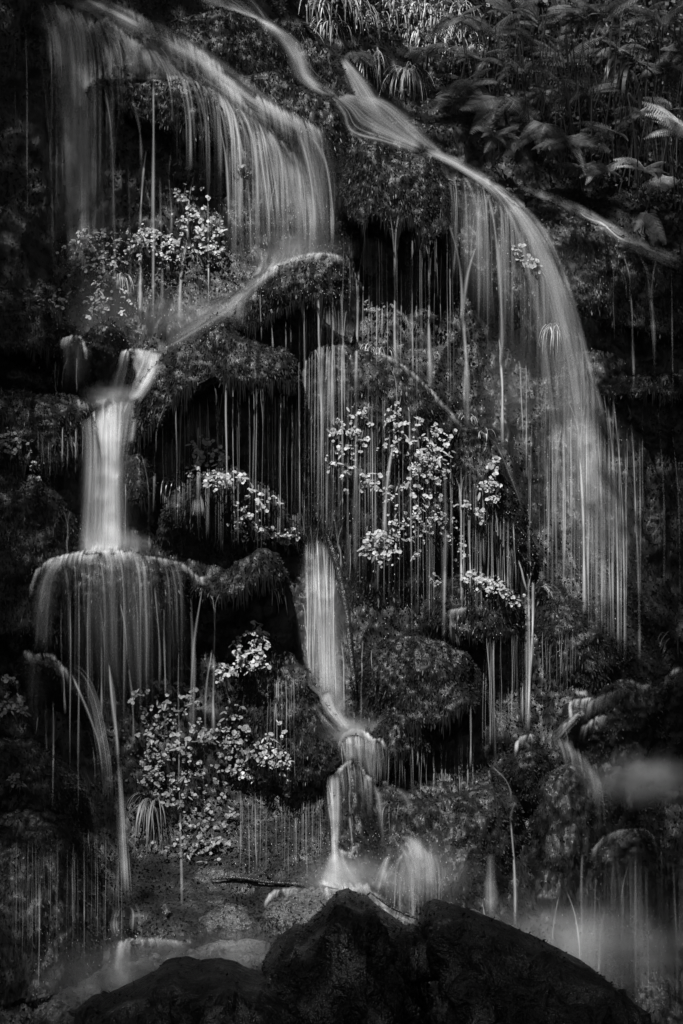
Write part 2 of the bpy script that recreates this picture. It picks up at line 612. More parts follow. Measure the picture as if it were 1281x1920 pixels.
FR = (0.5, 6, 34, 2.0)
ledge(MO, 'rock', 'small mossy shelf splitting the topmost fall into short strands',
      [(160, 172, 1.65), (180, 158, 1.55), (205, 150), (235, 151), (258, 160, 1.5), (275, 154), (300, 150), (330, 158), (352, 147, 1.46), (385, 160), (405, 195, 1.5), (418, 230, 1.65)],
      [(160, 185, 1.6), (220, 200, 1.5), (300, 235, 1.45), (360, 255, 1.4), (400, 265, 1.45), (418, 250, 1.6)], 1, fringe=FR)
ledge(MO, 'rock', 'black mossy hump below the narrow upper chute',
      [(285, 55, 2.0), (330, 28, 2.0), (400, 20, 2.05), (470, 34, 2.1), (520, 62, 2.1), (545, 100, 2.05), (556, 145, 2.0)],
      [(285, 62, 1.95), (360, 105, 1.8), (430, 145, 1.75), (500, 172, 1.75), (556, 182, 1.85)], 2)
ledge(MO, 'rock', 'long black mossy shoulder between the two upper streams',
      [(440, 140, 1.85), (500, 140, 1.85), (560, 160, 1.85), (610, 186, 1.85), (640, 205, 1.85), (655, 245, 1.85)],
      [(440, 160, 1.75), (520, 215, 1.65), (580, 250, 1.6), (640, 285, 1.6), (655, 275, 1.7)], 3)
ledge(MO, 'rock', 'dark mossy knob above the fork of the upper chute',
      [(495, 40, 2.4), (560, 48, 2.4), (605, 80, 2.35), (635, 112, 2.3), (655, 150, 2.25), (665, 182, 2.2)],
      [(495, 75, 2.3), (560, 125, 2.2), (600, 165, 2.15), (640, 180, 2.1), (665, 186, 2.15)], 4)
ledge(MO, 'rock', 'broad mossy dome under the arching stream with dripping rim',
      [(615, 300, 1.9), (632, 262, 1.88), (660, 250, 1.85), (700, 262, 1.8), (760, 280, 1.8), (810, 297, 1.78), (840, 335, 1.75), (858, 385, 1.85)],
      [(615, 330, 1.8), (648, 392, 1.5), (678, 432, 1.42), (706, 402, 1.45), (738, 442, 1.4), (768, 412, 1.45), (800, 455, 1.42), (828, 428, 1.5), (858, 462, 1.6)], 5, fringe=(0.6, 8, 60, 2.0), under=0.5, rag=12)
ledge(MO, 'rock', 'wet mossy curtain rock beneath the crest of the big arch',
      [(830, 340, 1.85), (870, 335, 1.85), (910, 350, 1.8), (960, 392, 1.8), (1000, 440, 1.8), (1030, 500, 1.8), (1050, 560, 1.85)],
      [(830, 470, 1.7), (870, 480, 1.65), (950, 560, 1.6), (1000, 640, 1.6), (1050, 700, 1.7)], 6, moss=6000)
ledge(MO, 'rock', 'dark mossy bank under the thin stream beside the ferns',
      [(985, 360, 2.0), (1040, 385, 1.95), (1090, 408, 1.9), (1150, 445, 1.88), (1220, 475, 1.85), (1300, 510, 1.85)],
      [(985, 460, 1.85), (1050, 540, 1.7), (1120, 600, 1.65), (1200, 620, 1.65), (1300, 640, 1.7)], 7)
ledge(MO, 'rock', 'thin mossy shelf catching two strands near the right edge',
      [(1130, 730, 1.75), (1170, 712, 1.65), (1220, 703, 1.6), (1260, 706, 1.6), (1310, 715, 1.65)],
      [(1130, 742, 1.65), (1180, 745, 1.5), (1230, 745, 1.45), (1310, 750, 1.5)], 8, fringe=FR)
ledge(MO, 'rock', 'highest pointed mossy hood at centre with a bright wet crest',
      [(425, 625, 1.2), (455, 570, 1.15), (480, 532, 1.12), (515, 502, 1.1), (560, 482, 1.05), (600, 474, 1.0), (632, 478, 1.0), (648, 505, 1.0), (652, 530, 1.1)],
      [(425, 632, 1.1), (480, 615, 1.0), (520, 590, .9), (560, 570, .82), (600, 560, .8), (640, 560, .82), (652, 545, .95)], 9, fringe=(0.6, 8, 70, 2.0), under=0.6)
ledge(MO, 'rock', 'large double-humped mossy hood with the long drip curtain',
      [(240, 830, .8), (258, 745, .85), (300, 678, .9), (350, 634, .92), (405, 594, .92), (428, 600, .9), (450, 632, .86), (500, 652, .8), (525, 655, .78), (550, 672, .75), (562, 705, .8)],
      [(240, 845, .75), (290, 800, .6), (340, 740, .5), (400, 712, .45), (450, 718, .45), (500, 722, .45), (545, 725, .5), (562, 718, .6)], 10, fringe=(0.6, 10, 60, 2.2), under=0.6, moss=12000)
ledge(MO, 'rock', 'dark rounded mossy rock at the left edge above the small basin',
      [(-60, 570, .9), (0, 535, .9), (50, 545, .92), (95, 575, .95), (125, 610, 1.0), (140, 650, 1.05)],
      [(-60, 640, .7), (0, 655, .65), (60, 660, .65), (110, 660, .75), (140, 665, .95)], 11, fringe=FR)
ledge(RK, 'rock', 'little rounded rock capped by a bright loop of water',
      [(104, 665, 1.0), (115, 638, .95), (140, 630, .92), (158, 642, .93), (168, 675, 1.0)],
      [(104, 740, .85), (140, 745, .8), (168, 742, .9)], 12, moss=4000)
ledge(RK, 'rock', 'smooth dark rock between the capped rock and the upper basin',
      [(160, 650, 1.12), (185, 606, 1.05), (212, 608, 1.05), (232, 630, 1.05), (242, 670, 1.1)],
      [(160, 745, .95), (200, 752, .85), (242, 745, .95)], 13, moss=8000)
ledge(MO, 'rock', 'shaggy mossy bank left of the white middle fall',
      [(-60, 725, .6), (0, 725, .6), (60, 735, .65), (110, 742, .7), (150, 765, .75), (175, 810, .8)],
      [(-60, 890, .35), (0, 880, .35), (60, 880, .35), (120, 870, .45), (175, 850, .65)], 14, fringe=FR, moss=11000)
ledge(MO, 'rock', 'mossy wall at the left edge beside the foot of the middle fall',
      [(-60, 890, .45), (0, 885, .42), (60, 890, .45), (110, 930, .5), (150, 990, .6)],
      [(-60, 1200, .2), (0, 1195, .15), (60, 1180, .2), (110, 1120, .3), (150, 1050, .5)], 15)
ledge(MO, 'rock', 'small mossy knob just right of the white middle fall',
      [(222, 900, .9), (238, 858, .85), (258, 845, .82), (278, 862, .82), (292, 910, .9)],
      [(222, 930, .8), (258, 945, .7), (292, 935, .8)], 16, fringe=FR)
ledge(MO, 'rock', 'wide smooth dome on which the white middle fall lands',
      [(48, 1125, .5), (68, 1078, .45), (105, 1050, .4), (150, 1037, .36), (210, 1034, .34), (270, 1042, .34), (325, 1053, .38), (355, 1068, .42), (378, 1100, .5)],
      [(48, 1240, .4), (100, 1290, .2), (190, 1310, .1), (280, 1300, .1), (340, 1250, .18), (378, 1150, .4)], 17, moss=7000, merge=0.2)
ledge(MO, 'rock', 'overhanging mossy ledge with ragged underside beside the wide dome',
      [(360, 1090, .5), (400, 1078, .38), (440, 1064, .35), (475, 1040, .38), (500, 1034, .4), (525, 1052, .45), (535, 1080, .55)],
      [(360, 1105, .4), (400, 1125, .22), (440, 1120, .15), (480, 1095, .15), (520, 1090, .25), (535, 1088, .45)], 18, fringe=(0.6, 8, 60, 2.2))
ledge(MO, 'rock', 'slanted mossy ridge below the ragged ledge',
      [(440, 1290, .6), (470, 1190, .62), (510, 1195, .6), (545, 1225, .55), (590, 1290, .5), (620, 1340, .45), (643, 1390, .45)],
      [(440, 1330, .5), (480, 1440, .3), (540, 1470, .22), (600, 1460, .25), (643, 1430, .38)], 19, fringe=FR, moss=11000)
ledge(MO, 'rock', 'mossy mound carrying bright leaves below the double-humped hood',
      [(285, 1000, .95), (320, 930, .85), (365, 890, .75), (420, 878, .7), (470, 892, .7), (515, 935, .75), (560, 1000, .85)],
      [(285, 1045, .6), (420, 1060, .5), (560, 1050, .6)], 46, moss=9000, merge=0.12)
ledge(RK, 'rock', 'low rock step with an arc of water at the lower left',
      [(28, 1245, .3), (50, 1224, .25), (90, 1232, .2), (130, 1258, .2), (155, 1290, .25), (172, 1340, .35)],
      [(28, 1300, .2), (90, 1330, .0), (140, 1370, .05), (172, 1380, .25)], 20, moss=6000)
ledge(MO, 'rock', 'dark mossy mound in the lower left corner of the cliff',
      [(-60, 1400, .1), (0, 1383, .05), (60, 1390, .05), (100, 1420, .05), (130, 1455, .1), (160, 1505, .2)],
      [(-60, 1580, -.1), (0, 1580, -.15), (80, 1580, -.15), (160, 1560, .1)], 21)
ledge(MO, 'rock', 'steep shadowed mossy slope at the bottom left',
      [(-60, 1520, -.1), (60, 1520, -.1), (120, 1540, -.05), (160, 1580, 0), (195, 1640, .05), (225, 1710, .1)],
      [(-60, 1900, -.6), (60, 1880, -.6), (140, 1860, -.5), (225, 1800, -.1)], 22, moss=7000, merge=0.2)
ledge(MO, 'rock', 'great leafy dome at centre overgrown with pale clusters',
      [(565, 700, 1.1), (600, 655, 1.05), (640, 646, 1.0), (690, 658, .98), (730, 672, .96), (780, 708, .95), (830, 760, .95), (865, 800, .95)],
      [(565, 1080, .8), (620, 1110, .7), (700, 1150, .62), (780, 1160, .6), (840, 1120, .62), (865, 1080, .75)], 23, moss=7000, merge=0.16, rag=10)
ledge(MO, 'rock', 'dark steep mossy pillar right of the leafy dome',
      [(835, 830, .98), (862, 806, .95), (895, 802, .92), (930, 835, .92), (960, 900, .92), (985, 970, .92), (1000, 1040, 1.0)],
      [(835, 930, .85), (880, 960, .75), (930, 1010, .72), (970, 1070, .78), (1000, 1085, .9)], 24, fringe=(0.6, 10, 60, 2.2), moss=9000)
ledge(MO, 'rock', 'leaf-topped mossy ledge below the dark pillar',
      [(808, 1120, .8), (835, 1085, .7), (870, 1070, .66), (910, 1086, .62), (950, 1106, .6), (978, 1130, .62), (990, 1165, .7)],
      [(808, 1165, .7), (850, 1185, .5), (900, 1198, .45), (950, 1195, .45), (990, 1182, .6)], 25, fringe=FR, moss=11000)
ledge(MO, 'rock', 'smooth-backed mossy dome with dark hanging fringe below centre',
      [(664, 1270, .55), (690, 1215, .5), (730, 1195, .48), (780, 1193, .42), (830, 1205, .38), (872, 1222, .35), (895, 1248, .38), (908, 1285, .5)],
      [(664, 1370, .35), (720, 1380, .2), (780, 1365, .12), (840, 1350, .08), (880, 1325, .12), (908, 1305, .35)], 26, fringe=(0.6, 8, 60, 2.2), moss=12000)
ledge(MO, 'rock', 'mossy snout beside the bright junction pool',
      [(684, 1400, .4), (705, 1365, .32), (735, 1324, .3), (760, 1335, .3), (800, 1355, .32), (815, 1385, .4)],
      [(684, 1425, .3), (730, 1420, .1), (780, 1415, .1), (815, 1400, .25)], 27, fringe=(0.6, 8, 50, 2.0), moss=11000)
ledge(MO, 'rock', 'long mossy back sloping away under the big arch',
      [(995, 1110, .95), (1020, 1092, .9), (1060, 1112, .88), (1100, 1140, .85), (1150, 1185, .85), (1195, 1225, .95)],
      [(995, 1320, .55), (1060, 1310, .5), (1120, 1300, .5), (1195, 1280, .7)], 28, moss=10000, merge=0.14)
ledge(RK, 'rock', 'small domed rock ringed by bright water below the junction pool',
      [(608, 1545, .42), (628, 1468, .36), (645, 1440, .33), (661, 1428, .3), (682, 1438, .31), (702, 1478, .34), (735, 1530, .42)],
      [(608, 1670, .2), (660, 1680, .1), (735, 1680, .2)], 29, moss=6500, merge=.08)
ledge(RK, 'rock', 'rounded pair of stones forming the lip of the junction pool',
      [(626, 1440, .4), (636, 1390, .33), (660, 1376, .3), (690, 1384, .3), (712, 1386, .3), (724, 1420, .38)],
      [(626, 1460, .3), (670, 1470, .2), (724, 1470, .28)], 30, moss=4000)
ledge(RK, 'rock', 'dark rock wall beneath the snout behind the thin runnels',
      [(690, 1500, .4), (720, 1450, .38), (780, 1460, .34), (850, 1465, .3), (920, 1440, .32), (985, 1480, .4)],
      [(690, 1690, -.15), (760, 1700, -.25), (850, 1720, -.28), (985, 1700, -.1)], 31, moss=8000, amp=0.05)
ledge(RK, 'rock', 'round mossy stone below the twin bright strands',
      [(945, 1430, .45), (962, 1390, .4), (985, 1376, .36), (1012, 1386, .36), (1035, 1430, .45)],
      [(945, 1520, .25), (990, 1530, .15), (1035, 1510, .3)], 32, merge=0.1, moss=9000)
ledge(RK, 'rock', 'dark rock under the wisps of water at the right',
      [(1040, 1390, .5), (1065, 1325, .46), (1095, 1308, .42), (1130, 1322, .42), (1160, 1360, .5)],
      [(1040, 1430, .3), (1100, 1450, .2), (1160, 1430, .35)], 33, merge=0.08, moss=5000)
ledge(RK, 'rock', 'black rock with a bright wet edge at the right edge',
      [(1105, 1330, .55), (1135, 1290, .5), (1180, 1276, .46), (1230, 1284, .46), (1270, 1262, .5), (1320, 1250, .5)],
      [(1105, 1440, .3), (1180, 1470, .15), (1250, 1460, .15), (1320, 1450, .2)], 34, merge=0.08, moss=5000)
ledge(RK, 'rock', 'smooth black stone between the wisps and the spray',
      [(975, 1520, .38), (1020, 1450, .34), (1075, 1425, .32), (1130, 1460, .34), (1180, 1520, .4)],
      [(975, 1720, .05), (1060, 1740, -.05), (1180, 1720, .1)], 35, merge=0.07, moss=3000)
ledge(RK, 'rock', 'curved lip of the shadowed fall at the lower right',
      [(1090, 1625, .2), (1115, 1585, .15), (1150, 1563, .1), (1195, 1556, .08), (1225, 1570, .1), (1240, 1610, .15), (1320, 1640, .2)],
      [(1090, 1680, .05), (1150, 1720, -.05), (1220, 1740, -.05), (1320, 1740, .05)], 36, merge=0.08, moss=2500)
ledge(RK, 'rock', 'low wet slab glistening in front of the left runnels',
      [(325, 1830, -.55), (350, 1782, -.55), (400, 1768, -.55), (470, 1760, -.55), (530, 1768, -.55), (570, 1800, -.55)],
      [(325, 1870, -1.0), (440, 1890, -1.1), (570, 1870, -1.0)], 37, mat='slick', moss=1200)
ledge(RK, 'rock', 'rounded wet stone behind the mossy middle boulder',
      [(485, 1730, -.3), (505, 1690, -.28), (545, 1668, -.25), (600, 1664, -.25), (650, 1676, -.25), (690, 1700, -.25)],
      [(485, 1775, -.7), (580, 1790, -.8), (690, 1780, -.7)], 38, mat='slick', moss=6000)
ledge(RK, 'rock', 'small dark stone left of the rounded wet stone',
      [(375, 1750, -.35), (392, 1712, -.32), (425, 1697, -.3), (460, 1702, -.3), (492, 1740, -.35)],
      [(375, 1775, -.6), (430, 1785, -.7), (492, 1775, -.6)], 39, mat='slick', moss=3500)
ledge(RK, 'rock', 'small mound where the thin left runnel breaks',
      [(205, 1770, -.15), (216, 1722, -.18), (235, 1705, -.2), (252, 1718, -.2), (262, 1770, -.15)],
      [(205, 1860, -.6), (235, 1870, -.65), (262, 1860, -.6)], 40, moss=4500)
ledge(RK, 'rock', 'sparkling gravelly wet slab at the bottom left',
      [(60, 1905, -.7), (130, 1850, -.6), (200, 1815, -.55), (270, 1800, -.55), (340, 1830, -.6)],
      [(60, 1990, -1.2), (200, 1990, -1.3), (340, 1960, -1.2)], 41, mat='slick', moss=2500)
for i, (cx, cy, w_, h_, yy, lab) in enumerate([(290, 1790, 34, 26, -.45, 'small wet cobble beside the thin left runnel'), (350, 1745, 40, 24, -.3, 'low wet stone behind the glistening slab'), (440, 1800, 46, 22, -.7, 'flat wet stone on the glistening slab'),
                                       (560, 1745, 40, 26, -.5, 'round wet stone left of the peaked boulder'), (610, 1722, 30, 20, -.5, 'little wet stone touching the peaked boulder'), (160, 1870, 50, 26, -.75, 'wet stone on the gravelly slab at bottom left'),
                                       (250, 1880, 36, 20, -.9, 'small wet stone near the bottom left boulder'), (315, 1700, 36, 20, -.1, 'mossy stone at the foot of the dangling rosettes'), (880, 1715, 60, 34, -.25, 'wet stone behind the top of the long boulder'), (700, 1700, 26, 18, -.4, 'small stone under the slim twig')]):
    ledge('wet_stone', 'stone', lab, [(cx - w_, cy + h_, yy + .1), (cx - .7 * w_, cy + .1 * h_, yy), (cx - .15 * w_, cy - .35 * h_, yy - .02), (cx + .5 * w_, cy - .1 * h_, yy), (cx + w_, cy + h_, yy + .1)],
          [(cx - w_, cy + 1.3 * h_, yy - .05), (cx, cy + 1.8 * h_, yy - .22), (cx + w_, cy + 1.3 * h_, yy - .05)], 50 + i, mat='slick', moss=2500, facet=.05, rag=2)
# boulders standing in the shade in front of the falls
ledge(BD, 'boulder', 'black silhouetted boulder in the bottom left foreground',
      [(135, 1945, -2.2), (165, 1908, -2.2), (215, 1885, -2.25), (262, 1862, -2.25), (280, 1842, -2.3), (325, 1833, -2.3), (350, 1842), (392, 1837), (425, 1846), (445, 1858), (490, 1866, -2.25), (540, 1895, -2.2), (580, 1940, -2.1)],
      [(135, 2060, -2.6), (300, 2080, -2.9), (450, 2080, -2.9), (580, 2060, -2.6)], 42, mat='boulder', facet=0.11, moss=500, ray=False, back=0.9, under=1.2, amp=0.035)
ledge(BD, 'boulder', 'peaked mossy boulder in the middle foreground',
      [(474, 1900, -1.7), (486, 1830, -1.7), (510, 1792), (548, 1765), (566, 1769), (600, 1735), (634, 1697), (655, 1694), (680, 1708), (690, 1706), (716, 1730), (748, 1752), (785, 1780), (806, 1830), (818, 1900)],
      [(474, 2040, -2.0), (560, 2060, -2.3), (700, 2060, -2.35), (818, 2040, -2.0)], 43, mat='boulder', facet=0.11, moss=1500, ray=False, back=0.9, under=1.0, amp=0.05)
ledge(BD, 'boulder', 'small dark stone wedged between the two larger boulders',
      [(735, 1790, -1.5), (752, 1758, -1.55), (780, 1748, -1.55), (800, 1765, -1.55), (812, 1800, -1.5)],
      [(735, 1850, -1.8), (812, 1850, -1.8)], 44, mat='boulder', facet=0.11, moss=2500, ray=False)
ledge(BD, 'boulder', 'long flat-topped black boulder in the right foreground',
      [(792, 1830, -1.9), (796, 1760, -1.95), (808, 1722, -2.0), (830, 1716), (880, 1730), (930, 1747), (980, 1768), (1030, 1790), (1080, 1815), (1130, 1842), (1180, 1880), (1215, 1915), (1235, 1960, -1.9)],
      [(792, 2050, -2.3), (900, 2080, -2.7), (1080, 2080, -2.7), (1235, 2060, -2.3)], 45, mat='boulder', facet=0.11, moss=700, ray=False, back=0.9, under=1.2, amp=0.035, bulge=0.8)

for o, co, q, dens, seed in LEDGES:
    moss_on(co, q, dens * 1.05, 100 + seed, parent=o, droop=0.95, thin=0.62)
    if o.name.startswith('mossy'):                        # longer wet tresses that hang down the face
        moss_on(co, q, dens * 0.35, 300 + seed, size=(0.02, 0.06), spread=0.35, zmin=-0.7, name='moss_tresses', parent=o, mat='fringe', droop=2.2, thin=0.22)


def cliff_moss(cen, px, py):
    b = np.where((px > 700) & (py < 330), 0.5, 1.0)
    b = np.where((px > 650) & (px < 880) & (py > 430) & (py < 620), 0.55, b)      # moss thinned to darken the shaded recess under the overhang
    return b * np.where(vnoise(cen * 2.3, 77) > -0.25, 1.0, 0.25)


moss_on(P3, cq[:, ::-1], 4200, 5, parent=cliff, mask=cliff_moss, cap=160000)

# ------------------------------------------------------------------ ray casting onto the rock
_v, _q, _o = [], [], 0
for co, q in ROCKS:
    _v.append(co)
    _q.append(q + _o)
    _o += len(co)
BVH = BVHTree.FromPolygons(np.concatenate(_v).tolist(), np.concatenate(_q).tolist())
CAM = Vector((0, -DIST, 3.0))


def hit(px, py):
    d = Vector(W(px, py, 0.0)) - CAM
    d.normalize()
    loc, nrm, i, dist = BVH.ray_cast(CAM, d, 60)
    if loc is None:
        return 3.0, Vector((0, -1, 0.2))
    if nrm.dot(d) > 0:
        nrm = -nrm
    return loc.y, nrm


# ------------------------------------------------------------------ water
def resample(path, step=5.0):
    p = np.array(path, float)
    if len(p) > 2:                                        # Catmull-Rom
        q = [p[0]]
        ext = np.vstack([2 * p[0] - p[1], p, 2 * p[-1] - p[-2]])
        for i in range(1, len(ext) - 2):
            for t in np.linspace(0, 1, 9)[1:]:
                a, b, c, d = ext[i - 1], ext[i], ext[i + 1], ext[i + 2]
                q.append(0.5 * (2 * b + (c - a) * t + (2 * a - 5 * b + 4 * c - d) * t * t + (3 * b - a - 3 * c + d) * t ** 3))
        p = np.array(q)
    s = np.concatenate([[0], np.cumsum(np.linalg.norm(np.diff(p, axis=0), axis=1))])
    n = max(4, int(s[-1] / step) + 1)
    t = np.linspace(0, s[-1], n)
    return np.stack([np.interp(t, s, p[:, 0]), np.interp(t, s, p[:, 1])], -1)


def flow_depth(pts, off=0.025, arc=0.0):
    """Depth of running water along a path: it clings to rock that comes forward and falls free where rock draws back."""
    y = np.array([hit(a, b)[0] for a, b in pts]) - off
    r = np.minimum.accumulate(y)
    s = smooth1(r, 2)
    s = np.minimum(s, y)
    if arc:
        s = s - arc * np.linspace(0, 1, len(s)) ** 0.5
    return s


def density_layer(me, dens, flow):
    a = me.attributes.new('flow_density', 'FLOAT', 'POINT')
    a.data.foreach_set('value', np.asarray(dens, np.float32).ravel())
    uv = me.uv_layers.new(name='flow')
    vi = np.zeros(len(me.loops), np.int32)
    me.loops.foreach_get('vertex_index', vi)
    uv.data.foreach_set('uv', np.asarray(flow, np.float32)[vi].ravel())


_fo = [0.0]
wr = np.random.RandomState(4242)


def ribbons(name, mat, parent, P, wid, den):
    """Many hair-fine ribbons of water joined into one veil. P (k,n,3) centre lines, wid (k,n) metres, den (k,n)."""
    k, n, _ = P.shape
    T = np.gradient(P, axis=1)
    A = np.stack([T[..., 2], 0 * T[..., 0], -T[..., 0]], -1)
    A /= np.linalg.norm(A, axis=-1, keepdims=True) + 1e-9
    A[..., 1] = wr.uniform(-.5, .5, (k, 1))
    A *= 0.5 * wid[..., None]
    co = np.stack([P - A, P + np.array([0, -.002, 0]), P + A], 2)           # k,n,3,3
    dn = np.stack([0 * den, den, 0 * den], 2)
    seg = np.linalg.norm(np.diff(P, axis=1), axis=-1)
    v = np.concatenate([np.zeros((k, 1)), np.cumsum(seg, 1)], 1) + wr.uniform(0, 50, (k, 1))
    u0 = wr.uniform(0, 80, (k, 1))
    fl = np.stack([np.stack([u0 - wid / 2, v], -1), np.stack([u0 + 0 * wid, v], -1), np.stack([u0 + wid / 2, v], -1)], 2)
    idx = np.arange(k * n * 3).reshape(k, n, 3)
    q = np.stack([idx[:, :-1, :-1], idx[:, 1:, :-1], idx[:, 1:, 1:], idx[:, :-1, 1:]], -1).reshape(-1, 4)
    me = mesh_np(name, co.reshape(-1, 3), q)
    density_layer(me, dn.ravel(), fl.reshape(-1, 2))
    return kind(obj(name, me, M[mat], parent), 'stuff')


def sheet(streams, dens, name='veil', mat='water', parent=None, top_fade=0.06, bot_fade=0.15, side_fade=0.25, off=0.045, thick=1.0, count=1.0):
    """A veil of falling water between streamlines given from one side to the other; dens = one value per streamline."""
    R = [resample(s) for s in streams]
    n = max(max(len(r) for r in R), 8)
    R2 = []
    for r in R:
        t = np.linspace(0, len(r) - 1, n)
        i = np.arange(len(r))
        R2.append(np.stack([np.interp(t, i, r[:, 0]), np.interp(t, i, r[:, 1])], -1))
    R2 = np.array(R2)
    S = len(R2)
    wpx = np.mean(np.linalg.norm(R2[-1] - R2[0], axis=1)) + 4
    wmax = np.max(np.linalg.norm(R2[-1] - R2[0], axis=1)) + 4
    m = int(min(max(wmax / 7, 5), 40))
    u = np.linspace(0, S - 1, m)
    i0 = np.clip(u.astype(int), 0, S - 2)
    f = (u - i0)[:, None, None]
    PX = R2[i0] * (1 - f) + R2[i0 + 1] * f                # lattice m,n,2
    Y = np.array([flow_depth(PX[k], off) for k in range(m)])
    uu = np.linspace(0, 1, m)
    tt = np.linspace(0, 1, n)

    def sm(x):
        x = np.clip(x, 0, 1)
        return x * x * (3 - 2 * x)
    # hair-fine ribbons
    K = int(np.clip(wmax * 0.75 * count, 10, 180))
    ui = wr.uniform(-0.16, 1.16, K)
    drift = 0.03 * np.sin(wr.uniform(0, 6.28, (K, 1)) + tt[None, :] * wr.uniform(1, 5, (K, 1)))
    uk = np.clip(ui[:, None] + drift, 0, 1) * (m - 1)
    a = np.clip(uk.astype(int), 0, m - 2)
    g = uk - a
    col = np.arange(n)[None, :].repeat(K, 0)
    px = PX[a, col] * (1 - g[..., None]) + PX[a + 1, col] * g[..., None]
    yy = Y[a, col] * (1 - g) + Y[a + 1, col] * g
    over = np.where(ui < 0, ui, np.where(ui > 1, ui - 1, 0)) * wpx
    px = px + np.stack([over, 0 * over], -1)[:, None, :]
    yy = yy - wr.uniform(0, 0.03, (K, 1))
    P = Wn(px[..., 0], px[..., 1], yy)
    w = (3.0 + 19 * wr.rand(K, 1) ** 2.2) * (0.85 + 0.4 * tt[None, :]) / SCALE
    D = np.interp(np.clip(ui, 0, 1) * (S - 1), np.arange(S), dens) * (0.12 + 0.95 * wr.rand(K) ** 2.2)
    st = top_fade * wr.uniform(0, 1.6, (K, 1))
    en = 1 - bot_fade * wr.rand(K, 1) ** 1.5 * 1.2
    env = sm((tt[None, :] - st * 0.4) / np.maximum(st, .02)) * sm((en - tt[None, :]) / max(bot_fade, .03) * 1.2)
    sd = sm((ui + 0.18) / (side_fade + .16)) * sm((1.18 - ui) / (side_fade + .16))
    ribbons(name, 'strand' if mat == 'water' else mat, parent, P, w, D[:, None] * env * sd[:, None] * 0.62)
    # the thin film between them
    co = Wn(PX[..., 0], PX[..., 1], np.minimum(Y, smooth_rows(Y)) - 0.004)
    _fo[0] += 3.71
    fl = np.zeros((m, n, 2))
    fl[:, :, 0] = (uu * wpx / SCALE)[:, None] + _fo[0]
    fl[:, :, 1] = (np.concatenate([[0], np.cumsum(np.linalg.norm(np.diff(PX[m // 2], axis=0), axis=1) / SCALE)]))[None, :] + _fo[0] * 1.3
    env = sm(tt / max(top_fade, 1e-3)) * sm((1 - tt) / max(bot_fade, 1e-3))
    side = max(side_fade, .45)
    se = sm(uu / side) * sm((1 - uu) / side)
    dn = np.interp(uu * (S - 1), np.arange(S), dens)[:, None] * env[None, :] * se[:, None] * 0.5 * thick
    me = mesh_np('film', co.reshape(-1, 3), grid_quads(m, n))
    density_layer(me, dn.ravel(), fl.reshape(-1, 2))
    return obj('film', me, M['water'], parent)


def smooth_rows(Y):
    Z = np.pad(Y, ((1, 1), (0, 0)), mode='edge')
    return 0.25 * Z[:-2] + 0.5 * Z[1:-1] + 0.25 * Z[2:]


def crest(path, w0, w1, dens, parent=None):
    """Foam on a rim: short fine threads that well up along the lip and die out as they slide over it."""
    p = resample(path, 4.0)
    K = max(int(len(p) * 3.2), 14)
    si = wr.uniform(0, len(p) - 1.001, K)
    i = si.astype(int)
    c = p[i] + (p[i + 1] - p[i]) * (si - i)[:, None]
    f = si / (len(p) - 1)
    n = 9
    tt = np.linspace(0, 1, n)
    h = (w0 + (w1 - w0) * f) * wr.uniform(1.2, 4.2, K)
    up = (w0 + (w1 - w0) * f) * wr.uniform(.2, .8, K)
    tg = p[np.minimum(i + 1, len(p) - 1)] - p[i]
    tg = tg / (np.linalg.norm(tg, axis=1, keepdims=True) + 1e-9)
    tg = tg * np.where(tg[:, 1:2] < -0.05, -1, 1)         # threads lean downstream
    off = -up[:, None] + (up + h)[:, None] * tt[None, :]
    lean = 0.9 * tg[:, :1] * np.exp(-np.maximum(off, 0) / (h[:, None] + 1) * 2)
    px = c[:, None, 0] + np.cumsum(lean, 1) * (h[:, None] / n) * 0.8 + wr.uniform(-2, 2, (K, 1))
    py = c[:, None, 1] + off
    P = np.zeros((K, n, 3))
    for k in range(K):
        y = flow_depth(np.stack([px[k], np.maximum(py[k], c[k, 1] + 3.0)], -1), 0.055)
        P[k] = Wn(px[k], py[k], y - wr.uniform(0, .02))
    den = np.exp(-np.maximum(off, 0) / (0.42 * h[:, None])) * np.clip((off + up[:, None]) / (up[:, None] * .9), 0, 1)
    den = den * np.clip((1 - tt[None, :]) * 3, 0, 1) * (dens * wr.uniform(.25, 1.0, K))[:, None]
    end = np.clip(f / .12, .1, 1) * np.clip((1 - f) / .12, .1, 1)
    ribbons('rim', 'soft', parent, P, np.full((K, n), 1.0) * (wr.uniform(3, 9, (K, 1)) / SCALE), den * end[:, None] * 0.75)


